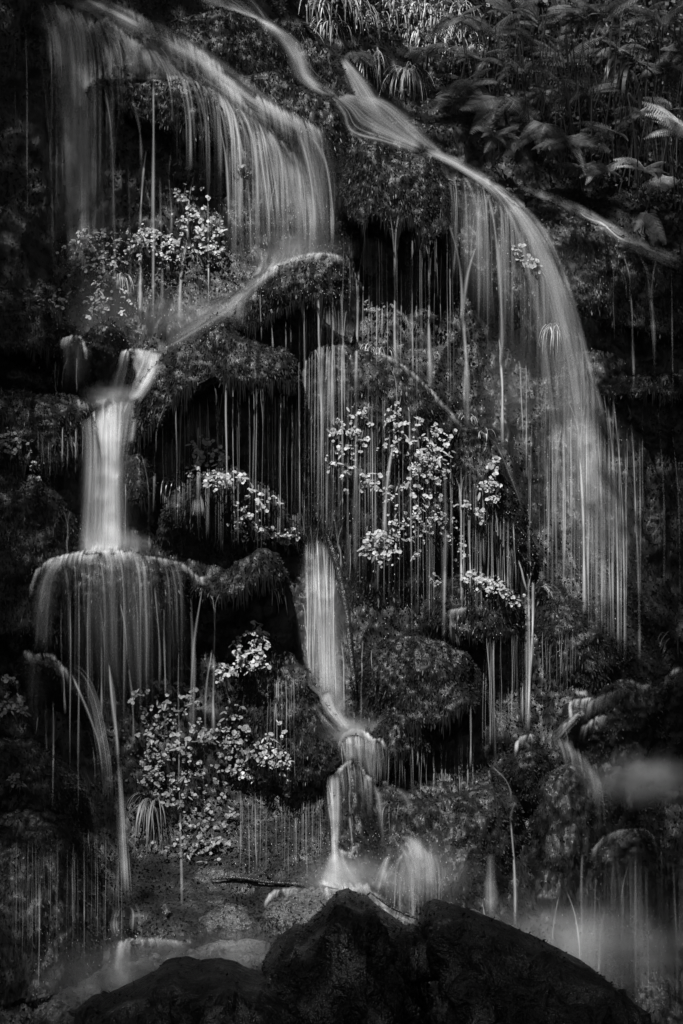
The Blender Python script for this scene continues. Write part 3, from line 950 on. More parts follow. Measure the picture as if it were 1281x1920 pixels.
def strand(path, w0, w1, dens, name='strand', mat='strand', parent=None, top_fade=0.05, bot_fade=0.2, off=0.03):
    """One narrow falling strand; w0/w1 = width in photo pixels at its top and foot."""
    p = resample(path, 6.0)
    n = len(p)
    if mat == 'water':
        d = np.abs(p[-1] - p[0])
        if d[0] > 1.1 * d[1]:
            return crest(path, w0, w1, dens, parent)
        y = flow_depth(p, off)
        K = int(max(w0, w1) * 1.3) + 5
        tt = np.linspace(0, 1, n)
        wd = (w0 + (w1 - w0) * tt) * 1.25
        o_ = np.clip(wr.randn(K, 1) * 0.42, -1.3, 1.3) * wd[None, :]
        tang = np.gradient(p, axis=0)
        tang /= np.linalg.norm(tang, axis=1, keepdims=True) + 1e-9
        P = Wn(p[None, :, 0] - tang[None, :, 1] * o_, p[None, :, 1] + tang[None, :, 0] * o_, y[None, :] - wr.uniform(0, .03, (K, 1)))
        env = np.clip(tt[None, :] / .22 - wr.uniform(0, 1.4, (K, 1)), 0, 1) * np.clip((1 - tt[None, :]) / .25 - wr.uniform(0, .8, (K, 1)), 0, 1)
        return ribbons('veil', 'strand', parent, P, np.full((K, n), 1.0) * (2 + 5 * wr.rand(K, 1) ** 1.5) / SCALE, env * (dens * (.08 + .6 * wr.rand(K) ** 1.6))[:, None])
    tt = np.linspace(0, 1, n)
    ph = wr.uniform(0, 6.28)
    p = p + np.stack([0.7 * np.sin(ph + tt * wr.uniform(3, 9)) * np.clip(tt * 4, 0, 1), 0 * tt], -1)
    y = flow_depth(p, off)
    wd = w0 + (w1 - w0) * tt
    wd = wd * (1 + 0.25 * np.sin(ph * 2 + tt * wr.uniform(4, 14)))
    uu, pr = np.array([-1, -.5, 0, .5, 1.0]), np.array([0, .5, 1, .5, 0.0])
    tang = np.gradient(p, axis=0)
    tang /= np.linalg.norm(tang, axis=1, keepdims=True) + 1e-9
    nx, ny = -tang[:, 1], tang[:, 0]
    co = np.zeros((5, n, 3))
    fl = np.zeros((5, n, 2))
    _fo[0] += 1.37
    v = np.concatenate([[0], np.cumsum(np.linalg.norm(np.diff(p, axis=0), axis=1))]) / SCALE
    for k, u in enumerate(uu):
        co[k] = Wn(p[:, 0] + nx * wd * 0.46 * u, p[:, 1] + ny * wd * 0.46 * u, y - 0.5 * wd / SCALE * math.sqrt(max(1 - u * u, 0)))
        fl[k, :, 0] = u * 0.5 * wd / SCALE + _fo[0]
        fl[k, :, 1] = v + _fo[0] * 2.1
    env = np.clip(tt / max(top_fade, .08), 0, 1) * np.clip((1 - tt) / max(bot_fade, .25), 0, 1)
    dn = 1.4 * dens * pr[:, None] * env[None, :]
    me = mesh_np(name, co.reshape(-1, 3), grid_quads(5, n))
    density_layer(me, dn.ravel(), fl.reshape(-1, 2))
    return obj(name, me, M[mat], parent)


def spill(parent, lip, foot, n, bend=22, w=(2, 7), d=(.06, .45), fade=.5, along=None, seed=0, short=.5, lead=.25):
    """Threads that leave a sloping lip one after another, keep some of its motion and bend over into free fall."""
    p = resample(lip, 4.0)
    r = np.random.RandomState(seed + 700)
    m = 13
    tt = np.linspace(0, 1, m)
    P = np.zeros((n, m, 3))
    fx, fy = [q[0] for q in foot], [q[1] for q in foot]
    for k in range(n):
        si = r.uniform(0, len(p) - 1.001)
        i = int(si)
        c = p[i] + (p[i + 1] - p[i]) * (si - i)
        b = bend * r.uniform(.4, 1.5)
        xb = c[0] + b
        yb = float(np.interp(xb, fx, fy)) + r.uniform(-12, 12)
        if r.rand() < short:
            yb = c[1] + (yb - c[1]) * r.uniform(.3, .95)
        h = max(yb - c[1], 12)
        t = tt ** 1.15
        px = c[0] - lead * b + (b * (1 + lead)) * (1 - np.exp(-t * h / (26 + 0.5 * abs(b)))) + 0.8 * np.sin(r.uniform(0, 6) + 5 * t)
        sl = (p[min(i + 3, len(p) - 1)] - p[max(i - 3, 0)])
        s0 = sl[1] / (abs(sl[0]) + 1e-6) * lead * abs(b)
        py = c[1] - min(max(s0, 0), 30) + (h + min(max(s0, 0), 30)) * t
        y = flow_depth(np.stack([px, py], -1), 0.03)
        P[k] = Wn(px, py, y - r.uniform(0, .03))
    wd = (w[0] + (1.5 * w[1] - w[0]) * r.rand(n, 1) ** 2) * (.8 + .5 * tt[None, :]) / SCALE
    den = d[0] * .7 + (1.5 * d[1] - d[0]) * r.rand(n, 1) ** 3.6
    env = np.clip(tt[None, :] / .12, 0, 1) * np.clip((1 - tt[None, :]) / fade, 0, 1) ** 1.2
    return ribbons('veil', 'strand', parent, P, wd, den * env)


def fall(label, px, py, name='waterfall', cat='waterfall', group=None):
    y, _ = hit(px, py)
    return tag(empty(name, W(px, py, y - 0.05)), label, cat, group)


def strands(parent, rows, scale=1.0):
    """rows: x0,y0,x1,y1,w0,w1,density"""
    for x0, y0, x1, y1, w0, w1, d in rows:
        if abs(x1 - x0) > 6 and y1 - y0 < 140:            # side arms of a fork are thinner and fainter
            d, w0, w1 = d * .55, w0 * .7, w1 * .85
        if abs(x1 - x0) > 3:
            path = [(x0, y0), (x0 + 0.62 * (x1 - x0), y0 + 0.3 * (y1 - y0)), (x0 + 0.93 * (x1 - x0), y0 + 0.65 * (y1 - y0)), (x1, y1)]
        else:
            path = [(x0, y0), ((x0 + x1) / 2, (y0 + y1) / 2), (x1, y1)]
        strand(path, w0, w1, d * scale, parent=parent)


def curtain(parent, top, bot, n, seed, w=(1.5, 4), d=(0.12, 0.6), vee=0.15, y0j=12, short=0.5):
    n = int(n * 2.0)
    """Random drips between a rim polyline and a foot polyline; some join in a narrow V as drips under moss do."""
    r = random.Random(seed)
    tx = [p[0] for p in top]
    for i in range(n):
        x = r.uniform(tx[0], tx[-1])
        a = float(np.interp(x, tx, [p[1] for p in top])) + r.uniform(-2, y0j)
        b = float(np.interp(x, [p[0] for p in bot], [p[1] for p in bot])) + r.uniform(-15, 15)
        if r.random() < short:
            b = a + (b - a) * r.uniform(0.35, 0.95)
        if b - a < 20:
            continue
        ww = w[0] + (w[1] - w[0]) * r.random() ** 2
        dd = d[0] + (d[1] - d[0]) * r.random() ** 1.7
        dr = r.uniform(-3, 3)
        strand([(x, a), (x + dr * .5, (a + b) / 2), (x + dr, b)], ww * 0.8, ww * 1.2, dd, name='drip', parent=parent, bot_fade=r.uniform(0.1, 0.5))
        if r.random() < vee * 0.6:
            sp = r.uniform(5, 12)
            L = min(r.uniform(40, 90), (b - a) * 0.5)
            strand([(x + sp, a), (x + sp * 0.5, a + L * 0.5), (x + 0.5, a + L)], ww * 1.0, ww * 0.8, dd, name='drip', parent=parent, bot_fade=0.05)
            strand([(x - sp * .8, a), (x - sp * 0.4, a + L * 0.5), (x - 0.5, a + L)], ww * 0.9, ww * 0.7, dd, name='drip', parent=parent, bot_fade=0.05)

# the falls, top to bottom; each fall is a thing, its veils and strands are parts
f = fall('tall left-hand fall dropping from the top left corner', 130, 60)
sheet([[(60, 0), (72, 60), (92, 160), (105, 260), (115, 400), (118, 600)], [(95, 0), (112, 60), (125, 150), (132, 300), (138, 610)],
       [(150, 15), (160, 80), (163, 200), (165, 400), (170, 610)], [(172, 30), (180, 100), (184, 200), (186, 400), (188, 600)]], [.2, .6, .75, .2], parent=f, bot_fade=.35, side_fade=.4)
sheet([[(100, 5), (116, 60), (126, 150), (133, 300), (140, 500)], [(125, 5), (140, 70), (148, 180), (154, 350), (160, 520)]], [.5, .5], parent=f, bot_fade=.5)
strands(f, [(48, 50, 52, 450, 4, 5, .35), (143, 45, 150, 150, 22, 22, .45), (28, 60, 30, 300, 3, 4, .12), (75, 100, 100, 520, 5, 8, .3)])

f = fall('stream sliding along the sloping crest at the upper left', 330, 90)
sheet([[(190, -5), (260, 28), (330, 60), (400, 103), (470, 158), (530, 203), (585, 235), (630, 264)], [(150, -5), (230, 35), (300, 75), (370, 115), (420, 150), (480, 195), (540, 232), (612, 272)],
       [(105, -5), (190, 40), (260, 80), (320, 118), (390, 165), (440, 195), (500, 235), (590, 287)]], [.4, .5, .2], parent=f, bot_fade=.15, side_fade=.45, thick=.7)
for p, w, d in (([(230, 20), (300, 62), (360, 98), (400, 130), (440, 165), (490, 200)], 16, .5), ([(330, 70), (400, 120), (450, 170), (500, 200), (560, 228)], 12, .6),
                ([(400, 150), (440, 175), (480, 188), (540, 222), (600, 250)], 14, .7), ([(375, 120), (410, 150), (430, 168), (450, 178)], 5, .8), ([(180, 40), (205, 46), (240, 75), (270, 96)], 10, .4)):
    strand(p, w, w * 1.3, d, parent=f, mat='water')

f = fall('short veils spilling from the crest onto the small mossy shelf', 270, 110)
sheet([[(192, 62), (205, 100), (210, 152)], [(240, 82), (252, 118), (257, 152)], [(285, 92), (308, 128), (318, 152)], [(325, 105), (345, 138), (352, 160)]], [.4, .25, .5, .35], parent=f, bot_fade=.2)
strands(f, [(196, 55, 226, 152, 18, 14, .55), (232, 70, 262, 150, 10, 10, .4), (266, 82, 284, 150, 8, 10, .5), (298, 85, 322, 150, 16, 14, .6), (322, 84, 350, 140, 10, 10, .6), (352, 110, 372, 150, 9, 10, .5)])

RIDGE = [(120, 20), (190, 48), (260, 84), (320, 122), (390, 168), (440, 198), (500, 236), (590, 288)]
spill(f, [(105, 5), (190, 45), (260, 82), (320, 120), (395, 170)], [(100, 150), (400, 152), (460, 215)], 110, 20, (3, 10), (.1, .6), .25, seed=1)
spill(f, [(70, 0), (130, 20), (200, 45)], [(70, 560), (240, 520)], 50, 26, (3, 9), (.06, .35), .5, seed=2)

f = fall('separate threads hanging below the small mossy shelf', 290, 260)
strands(f, [(178, 168, 176, 340, 8, 9, .3), (197, 165, 214, 420, 7, 9, .5), (214, 400, 216, 570, 9, 14, .35), (225, 200, 216, 330, 4, 5, .3), (247, 178, 266, 330, 10, 8, .35), (288, 153, 288, 610, 8, 9, .65),
            (275, 278, 264, 440, 4, 8, .8), (264, 430, 263, 590, 8, 10, .6), (345, 150, 359, 320, 9, 11, .35), (391, 282, 391, 580, 4, 5, .75), (368, 310, 352, 450, 3, 8, .75), (352, 440, 337, 615, 9, 14, .5),
            (312, 300, 322, 440, 4, 7, .45), (322, 250, 340, 330, 5, 5, .2), (330, 250, 318, 330, 5, 5, .2), (360, 310, 345, 400, 4, 6, .3), (240, 300, 245, 590, 6, 10, .2), (300, 330, 304, 600, 5, 9, .25), (192, 330, 196, 600, 6, 12, .25)])

f = fall('broad veil falling from the sloping crest to the central hood', 540, 350)
sheet([[(420, 185), (445, 260), (462, 380), (468, 480)], [(470, 210), (512, 300), (522, 400), (522, 492)], [(540, 240), (562, 330), (577, 420), (580, 482)], [(580, 240), (597, 320), (607, 400), (612, 476)], [(640, 270), (648, 320), (648, 400), (640, 476)]],
      [.1, .28, .45, .42, .05], parent=f, bot_fade=.35, side_fade=.35, thick=.7)
sheet([[(530, 235), (552, 300), (562, 380), (565, 470)], [(560, 240), (585, 300), (596, 380), (600, 470)]], [.35, .35], parent=f, bot_fade=.5, side_fade=.4, thick=.4)
strand([(448, 190), (480, 226), (496, 310), (508, 400), (512, 482)], 12, 20, .85, parent=f, mat='water')
strands(f, [(411, 232, 430, 430, 5, 8, .55), (418, 180, 450, 440, 8, 14, .4), (430, 200, 470, 470, 6, 12, .3), (518, 340, 506, 430, 4, 7, .5), (492, 250, 520, 420, 6, 8, .4), (612, 310, 622, 450, 6, 9, .4), (560, 245, 590, 460, 8, 16, .45),
            (540, 420, 544, 480, 3, 4, .3), (600, 262, 625, 470, 6, 8, .35), (470, 400, 470, 480, 3, 4, .3)])

spill(f, [(390, 160), (440, 192), (500, 230), (550, 246), (600, 262)], [(390, 400), (440, 500), (520, 495), (640, 478)], 130, 26, (2.5, 9), (.06, .5), .45, seed=3)
spill(f, [(300, 110), (360, 145), (420, 180)], [(300, 300), (450, 420)], 40, 26, (2.5, 7), (.06, .35), .5, seed=4)

f = fall('narrow chute curving down from the top between black humps', 530, 80)
sheet([[(372, -5), (420, 14), (470, 30), (518, 66), (546, 106), (558, 142), (590, 168), (632, 188)], [(465, -5), (486, 18), (503, 38), (546, 70), (572, 106), (582, 140), (612, 164), (645, 178)]], [.75, .8], parent=f, top_fade=.01, side_fade=.3)
strand([(466, -5), (485, 16), (498, 37)], 7, 6, .7, parent=f)
strand([(505, 45), (540, 85), (560, 125), (585, 155), (620, 178)], 12, 12, .5, parent=f, mat='water')

f = fall('smooth triangular slide where two upper chutes join', 700, 220)
sheet([[(636, 110), (650, 145), (668, 185), (690, 215)], [(648, 112), (684, 148), (715, 192), (740, 225)]], [.8, .7], parent=f, top_fade=.03, bot_fade=.3)
sheet([[(618, 178), (645, 210), (662, 246), (720, 264), (792, 285)], [(640, 180), (690, 200), (740, 240), (792, 274)], [(650, 177), (720, 193), (768, 235), (815, 284)]], [.8, .45, .8], parent=f, top_fade=.03, bot_fade=.1, side_fade=.12)
sheet([[(640, 182), (690, 192), (740, 225), (790, 265), (830, 298)], [(660, 180), (720, 188), (775, 232), (815, 272), (850, 300)]], [.6, .6], parent=f, top_fade=.05)

f = fall('big arching fall sweeping over the right shoulder', 930, 360)
OUT = [(796, 280), (860, 299), (930, 343), (988, 390), (1034, 450), (1070, 540), (1097, 640), (1122, 780), (1150, 950), (1172, 1100), (1182, 1250)]
sheet([OUT, [(796, 283), (850, 303), (918, 346), (968, 396), (1008, 460), (1040, 540), (1066, 640), (1088, 760), (1108, 900), (1122, 1100), (1128, 1250)],
       [(796, 286), (848, 309), (910, 350), (945, 410), (966, 500), (982, 620), (996, 760), (1008, 900), (1020, 1050), (1030, 1150)]], [.35, .7, .1], parent=f, top_fade=.02, bot_fade=.6, side_fade=.25)
sheet([[(850, 305), (930, 348), (985, 400), (1028, 470), (1060, 560), (1080, 660), (1095, 760)], [(850, 308), (918, 350), (965, 405), (1005, 480), (1035, 570), (1058, 670), (1075, 770)]], [.7, .6], parent=f, bot_fade=.5)
sheet([[(796, 278), (850, 297), (900, 328), (950, 366)], [(796, 288), (850, 312), (900, 346), (940, 388)]], [.9, .9], parent=f, bot_fade=.3, side_fade=.35)
sheet([[(845, 330), (846, 420), (850, 560)], [(880, 345), (878, 440), (885, 600)], [(915, 355), (915, 450), (925, 640)], [(950, 395), (962, 500), (970, 700)]], [.15, .25, .4, .25], parent=f, bot_fade=.6, top_fade=.2, side_fade=.45, thick=.6)
strands(f, [(905, 372, 893, 470, 6, 8, .6), (893, 460, 870, 620, 8, 9, .55), (843, 420, 868, 615, 7, 9, .6), (869, 600, 876, 800, 9, 18, .55), (918, 370, 935, 560, 6, 8, .5), (935, 440, 940, 700, 10, 12, .45), (925, 360, 952, 480, 7, 9, .4), (900, 380, 898, 600, 5, 9, .3),
            (855, 400, 852, 520, 4, 6, .3), (890, 400, 884, 500, 4, 6, .35)])

spill(f, [(870, 330), (930, 362), (970, 398), (1010, 448), (1045, 515), (1075, 595), (1095, 665), (1112, 745)], [(860, 640), (930, 720), (1000, 900), (1080, 1080), (1140, 1220), (1170, 1250)], 190, 20, (2, 8), (.04, .30), .7, seed=5, short=.7)
spill(f, [(840, 330), (880, 340), (930, 362), (960, 390)], [(840, 560), (1000, 700)], 60, 8, (2.5, 8), (.06, .4), .6, seed=6)

f = fall('fine rain of strands at the foot of the big arch', 1100, 900)
strands(f, [(1066, 752, 1086, 860, 4, 6, .8), (1106, 735, 1088, 860, 4, 6, .7), (1087, 850, 1096, 1150, 7, 9, .8), (1100, 760, 1103, 1140, 4, 6, .7), (1055, 800, 1060, 1060, 3, 4, .5), (1140, 760, 1160, 1230, 5, 8, .6), (1150, 745, 1172, 1250, 4, 6, .55),
            (1120, 780, 1130, 1180, 4, 7, .5), (1160, 800, 1165, 1260, 3, 4, .45), (1133, 740, 1142, 900, 3, 4, .6), (1125, 900, 1135, 1200, 6, 8, .4)])
curtain(f, [(990, 780), (1060, 760), (1150, 760), (1200, 800)], [(990, 1080), (1060, 1120), (1150, 1230), (1200, 1260)], 34, 71, (1.5, 5), (.15, .5), 0.05, 120, .5)

f = fall('thin stream running over the dark bank beside the ferns', 1120, 420)
sheet([[(975, 352), (1040, 380), (1090, 404), (1140, 434), (1180, 462), (1230, 484), (1290, 506)], [(985, 350), (1050, 370), (1102, 394), (1152, 424), (1202, 450), (1290, 486)]], [.7, .85], parent=f, top_fade=.12, side_fade=.3)
strand([(1085, 395), (1100, 408), (1130, 420), (1160, 446), (1200, 462)], 6, 7, .8, parent=f)

f = fall('pair of pale threads dropping from the thin stream at the right edge', 1200, 560)
strands(f, [(1170, 480, 1182, 560, 5, 6, .5), (1182, 550, 1188, 728, 6, 8, .65), (1160, 500, 1176, 560, 3, 4, .4), (1200, 478, 1218, 570, 8, 9, .55), (1232, 480, 1222, 570, 6, 7, .5), (1220, 560, 1228, 700, 9, 11, .6), (1150, 500, 1152, 640, 3, 3, .5), (1258, 500, 1262, 740, 4, 5, .35), (1210, 490, 1224, 590, 5, 5, .4)])
f = fall('faint threads under the thin shelf at the right edge', 1200, 850)
strands(f, [(1166, 742, 1182, 790, 4, 5, .55), (1182, 780, 1192, 1000, 5, 6, .5), (1192, 980, 1200, 1250, 6, 7, .35), (1222, 744, 1236, 800, 4, 5, .45), (1236, 790, 1246, 1100, 5, 6, .35), (1260, 800, 1276, 1150, 4, 4, .25), (1150, 745, 1151, 1200, 3, 4, .35), (1205, 760, 1206, 960, 3, 3, .3)])

f = fall('long drips beneath the broad dome under the arching stream', 740, 500, 'drip_curtain')
strands(f, [(690, 440, 672, 560, 4, 6, .6), (655, 488, 670, 560, 3, 5, .6), (671, 550, 668, 760, 7, 10, .6), (732, 402, 739, 520, 4, 6, .5), (747, 402, 741, 520, 4, 6, .5), (740, 500, 742, 695, 6, 8, .7), (752, 500, 752, 690, 3, 4, .5), (773, 430, 774, 700, 4, 5, .6),
            (798, 455, 805, 540, 4, 6, .6), (818, 450, 806, 540, 4, 6, .6), (805, 530, 806, 730, 7, 14, .45), (716, 440, 716, 640, 4, 4, .5), (936, 630, 939, 690, 4, 4, .5), (952, 610, 940, 690, 4, 4, .5), (939, 680, 943, 835, 6, 8, .7), (968, 640, 980, 840, 4, 4, .4), (986, 660, 988, 900, 3, 4, .45)])
curtain(f, [(640, 420), (850, 450)], [(640, 650), (850, 790)], 18, 72, (1.5, 4), (.15, .55), 0.25)

f = fall('bright crest water sliding down the back of the highest hood', 520, 510)
strand([(645, 492), (632, 480), (600, 475), (560, 482), (515, 502), (480, 532)], 4, 7, .7, parent=f, mat='water')
sheet([[(520, 492), (470, 520), (420, 560), (350, 606), (300, 638)], [(525, 506), (480, 545), (430, 592), (360, 636), (300, 672)]], [.3, .28], parent=f, bot_fade=.1, side_fade=.35)
sheet([[(470, 470), (470, 500), (462, 525)], [(540, 460), (535, 480), (520, 500)], [(630, 455), (622, 470), (612, 478)]], [.4, .5, .4], parent=f, top_fade=.6, bot_fade=.05)
sheet([[(424, 560), (420, 590), (436, 612)], [(450, 548), (445, 585), (452, 620)], [(482, 540), (470, 575), (458, 622)]], [.16, .28, .18], parent=f, bot_fade=.5, side_fade=.4)

f = fall('twin-throated spout pouring into the small upper basin', 250, 680)
strand([(232, 660), (250, 658), (272, 660), (292, 657)], 8, 9, .95, parent=f, mat='water')
sheet([[(236, 662), (226, 690), (213, 735), (207, 752)], [(262, 660), (250, 700), (240, 748)], [(290, 659), (284, 692), (262, 732), (240, 752)], [(302, 664), (297, 690), (272, 735), (252, 757)]], [.3, .6, 1.2, .6], parent=f, bot_fade=.1)
sheet([[(275, 660), (270, 690), (255, 735)], [(296, 662), (290, 695), (268, 738)]], [1.2, .8], parent=f)
f = fall('small bright loop of water over the rounded rock on the left', 140, 640)
strand([(113, 640), (128, 633), (143, 630), (155, 640), (162, 665)], 5, 6, .6, parent=f, mat='water')
sheet([[(112, 640), (114, 700), (112, 745)], [(138, 634), (138, 690), (138, 745)], [(164, 650), (168, 700), (170, 748)]], [.14, .05, .14], parent=f, bot_fade=.7, side_fade=.4, thick=.5)
strands(f, [(128, 670, 117, 730, 3, 4, .5), (144, 670, 144, 735, 3, 3, .4)])

f = fall('brightest white fall pouring from the small basin at left centre', 200, 850)
strand([(100, 737), (130, 742), (152, 751), (172, 758), (186, 752), (205, 749), (242, 750)], 5, 7, 1.1, parent=f, mat='water')
strand([(158, 756), (168, 764), (175, 775)], 5, 5, .8, parent=f)
sheet([[(158, 782), (163, 850), (160, 960), (156, 1038)], [(182, 766), (184, 850), (182, 1038)], [(214, 752), (215, 850), (213, 1038)], [(246, 752), (238, 800), (230, 900), (236, 1038)]], [.8, 1.3, 1.2, .5], parent=f, off=.2, bot_fade=.02, top_fade=.05, side_fade=.35, count=1.6)
sheet([[(165, 780), (168, 900), (164, 1038)], [(195, 770), (195, 900), (192, 1038)], [(225, 765), (222, 900), (220, 1038)]], [.7, 1.1, .6], parent=f, off=.24, bot_fade=.02, top_fade=.1, side_fade=.45, count=1.6)
sheet([[(215, 752), (205, 780), (200, 820)], [(238, 750), (225, 780), (215, 830)], [(250, 752), (242, 790), (232, 840)]], [.7, .8, .4], parent=f, off=.16, bot_fade=.5, side_fade=.4)
sheet([[(240, 755), (246, 800), (242, 835)], [(262, 745), (256, 800), (250, 830)]], [.3, .3], parent=f)
strands(f, [(148, 905, 156, 1030, 3, 4, .4), (235, 900, 236, 1035, 2.5, 3, .4), (118, 955, 127, 1000, 3, 3, .5), (136, 950, 127, 1000, 3, 3, .5), (127, 990, 126, 1040, 4, 5, .6), (108, 970, 100, 1010, 3, 3, .3), (272, 945, 280, 1035, 3, 5, .45), (265, 850, 280, 980, 3, 4, .3)])

f = fall('wide transparent curtain flowing off the smooth dome at left', 200, 1080)
strand([(58, 1105), (70, 1072), (95, 1052), (125, 1042), (165, 1036), (210, 1034), (262, 1041)], 7, 6, 1.0, parent=f, mat='water')
strand([(130, 1040), (165, 1034), (210, 1032), (250, 1037)], 9, 8, .7, parent=f, mat='water')
strand([(262, 1041), (300, 1048), (332, 1055), (352, 1066), (372, 1083), (400, 1080)], 4, 4, .5, parent=f, mat='water')
sheet([[(98, 1050), (76, 1085), (64, 1150), (56, 1228)], [(112, 1048), (90, 1090), (82, 1150), (78, 1228)], [(125, 1046), (106, 1100), (100, 1228)]], [.25, .55, .25], parent=f, bot_fade=.3, side_fade=.4)
spill(f, [(110, 1042), (165, 1034), (215, 1034), (275, 1043), (340, 1062)], [(110, 1300), (230, 1400), (350, 1330)], 70, 10, (2, 6), (.04, .28), .7, seed=7)
sheet([[(110, 1046), (114, 1200), (112, 1320)], [(165, 1038), (165, 1150), (170, 1350)], [(215, 1036), (220, 1150), (232, 1360)], [(270, 1044), (285, 1150), (296, 1330)], [(335, 1064), (350, 1180), (352, 1300)]], [.06, .16, .22, .18, .05], parent=f, bot_fade=.7, top_fade=.02, thick=.6, side_fade=.4)
strands(f, [(132, 1100, 132, 1440, 3, 5, .45), (148, 1090, 148, 1520, 4, 6, .4), (115, 1120, 116, 1300, 3, 4, .3), (176, 1105, 196, 1230, 4, 7, .35), (225, 1130, 238, 1240, 5, 6, .6), (238, 1230, 250, 1400, 6, 7, .3), (275, 1145, 275, 1280, 3, 4, .45), (308, 1140, 310, 1310, 4, 6, .45),
            (335, 1185, 336, 1480, 4, 4, .6), (336, 1470, 341, 1710, 4, 7, .4), (357, 1110, 364, 1380, 8, 12, .4), (380, 1100, 358, 1400, 5, 12, .35), (403, 1130, 401, 1240, 5, 6, .7), (394, 1115, 402, 1150, 4, 4, .7), (412, 1112, 404, 1150, 4, 4, .7), (401, 1230, 400, 1380, 7, 11, .4), (402, 1200, 384, 1400, 5, 9, .3),
            (190, 1200, 192, 1350, 5, 7, .3), (165, 1100, 166, 1330, 4, 6, .25), (250, 1090, 262, 1300, 5, 9, .25), (290, 1100, 300, 1300, 4, 7, .25)])
f = fall('double arc of water bending over the low step at lower left', 150, 1270)
strand([(38, 1220), (62, 1228), (92, 1229), (112, 1246), (126, 1264)], 5, 7, .5, parent=f, mat='water')
strand([(112, 1248), (150, 1262), (174, 1308), (188, 1370), (199, 1440), (203, 1530)], 12, 16, .6, parent=f, mat='water')
strand([(134, 1264), (150, 1300), (168, 1340), (184, 1390), (192, 1450)], 6, 10, .5, parent=f)
sheet([[(44, 1228), (48, 1300), (60, 1385)], [(70, 1232), (62, 1300), (66, 1385)], [(105, 1240), (92, 1300), (76, 1385)]], [.18, .15, .15], parent=f, bot_fade=.7, side_fade=.45, thick=.6)
strands(f, [(86, 1310, 88, 1420, 4, 5, .4), (100, 1310, 100, 1520, 5, 8, .45), (74, 1340, 68, 1380, 3, 3, .5), (118, 1260, 122, 1340, 6, 6, .4), (166, 1370, 178, 1470, 3, 5, .4)])
f = fall('long single runnel falling to the small mound at bottom left', 230, 1560)
strand([(204, 1235), (210, 1300), (218, 1380), (222, 1440)], 6, 9, .6, parent=f)
strand([(206, 1260), (216, 1330), (221, 1430)], 10, 8, .5, parent=f)
strand([(221, 1420), (226, 1500), (230, 1580), (237, 1700)], 8, 14, .95, parent=f, mat='water')
strand([(237, 1692), (222, 1706), (216, 1735), (226, 1765)], 6, 9, .3, parent=f, mat='water')
strand([(238, 1692), (250, 1712), (248, 1755)], 6, 9, .22, parent=f, mat='water')
sheet([[(222, 1762), (215, 1800), (218, 1840)], [(232, 1765), (228, 1800), (232, 1840)], [(248, 1762), (248, 1800), (250, 1840)]], [.5, .7, .3], parent=f)
strand([(228, 1768), (250, 1762), (300, 1762), (345, 1768)], 8, 5, .4, parent=f, mat='water')

f = fall('dense drip curtain under the double-humped hood', 430, 800, 'drip_curtain')
strands(f, [(398, 715, 406, 760, 4, 5, .7), (406, 750, 410, 870, 6, 7, .7), (424, 712, 425, 960, 5, 5, .75), (388, 740, 392, 840, 3, 4, .5), (372, 795, 372, 960, 5, 6, .6), (362, 780, 370, 820, 3, 3, .5), (380, 785, 372, 820, 3, 3, .5), (341, 745, 337, 900, 3, 4, .5), (330, 740, 332, 940, 3, 3, .5), (310, 760, 292, 850, 4, 6, .3), (290, 845, 288, 960, 5, 6, .4), (437, 720, 438, 960, 2.5, 3, .5), (450, 730, 452, 830, 2.5, 3, .4), (480, 745, 481, 900, 2.5, 3, .5)])
curtain(f, [(300, 790), (350, 745), (450, 725), (558, 730)], [(300, 960), (420, 1030), (558, 1010)], 40, 73, (1.6, 3.6), (.2, .6), 0.1)
strand([(370, 928), (372, 945), (372, 968)], 9, 14, 1.2, parent=f, mat='water')
curtain(f, [(500, 760), (575, 760)], [(500, 1000), (575, 1020)], 16, 74, (1.6, 3.2), (.25, .6), 0.0)
f = fall('threads falling inside the dark hollow of the highest hood', 600, 650, 'drip_curtain')
strands(f, [(597, 560, 600, 690, 6, 8, .7), (584, 640, 599, 700, 3, 5, .6), (614, 560, 600, 690, 4, 5, .5), (600, 680, 604, 900, 9, 14, .5), (624, 560, 622, 900, 5, 7, .5), (640, 545, 645, 760, 5, 8, .4), (488, 550, 490, 640, 3, 3, .4), (510, 580, 511, 660, 5, 5, .4), (535, 580, 536, 660, 3, 3, .4), (545, 580, 545, 660, 3, 3, .3), (570, 570, 572, 800, 4, 5, .4)])
curtain(f, [(560, 580), (655, 570)], [(560, 1000), (655, 1020)], 24, 75, (1.4, 4.5), (.15, .75), 0.1, short=.35)

f = fall('drips trailing down over the great leafy dome', 740, 800, 'drip_curtain')
strands(f, [(736, 695, 745, 760, 4, 6, .6), (746, 745, 738, 840, 5, 6, .75), (738, 830, 722, 1010, 6, 14, .75), (722, 1000, 708, 1110, 14, 9, .5), (835, 870, 834, 1200, 13, 12, .4), (862, 905, 866, 1140, 5, 7, .9), (855, 895, 862, 940, 3, 4, .7), (872, 890, 864, 940, 3, 4, .7), (880, 960, 882, 1120, 5, 5, .8), (767, 760, 772, 1190, 4, 4, .55), (802, 800, 806, 1170, 4, 4, .5), (845, 850, 846, 1000, 3, 3, .5), (905, 905, 908, 1060, 4, 5, .5), (928, 950, 934, 1060, 3, 4, .5),
            (668, 760, 668, 1080, 12, 14, .3), (690, 690, 692, 960, 3, 5, .3), (655, 700, 652, 900, 4, 5, .3), (953, 990, 956, 1100, 3, 3, .6), (962, 980, 967, 1110, 3, 3, .5)])
curtain(f, [(650, 720), (760, 740), (860, 860), (980, 1000)], [(650, 1080), (760, 1150), (860, 1170), (980, 1120)], 44, 76, (1.3, 4), (.12, .65), 0.03, 60, .4)
strand([(690, 658), (730, 670), (780, 706), (830, 758), (866, 800)], 3, 4, .4, parent=f, mat='water')
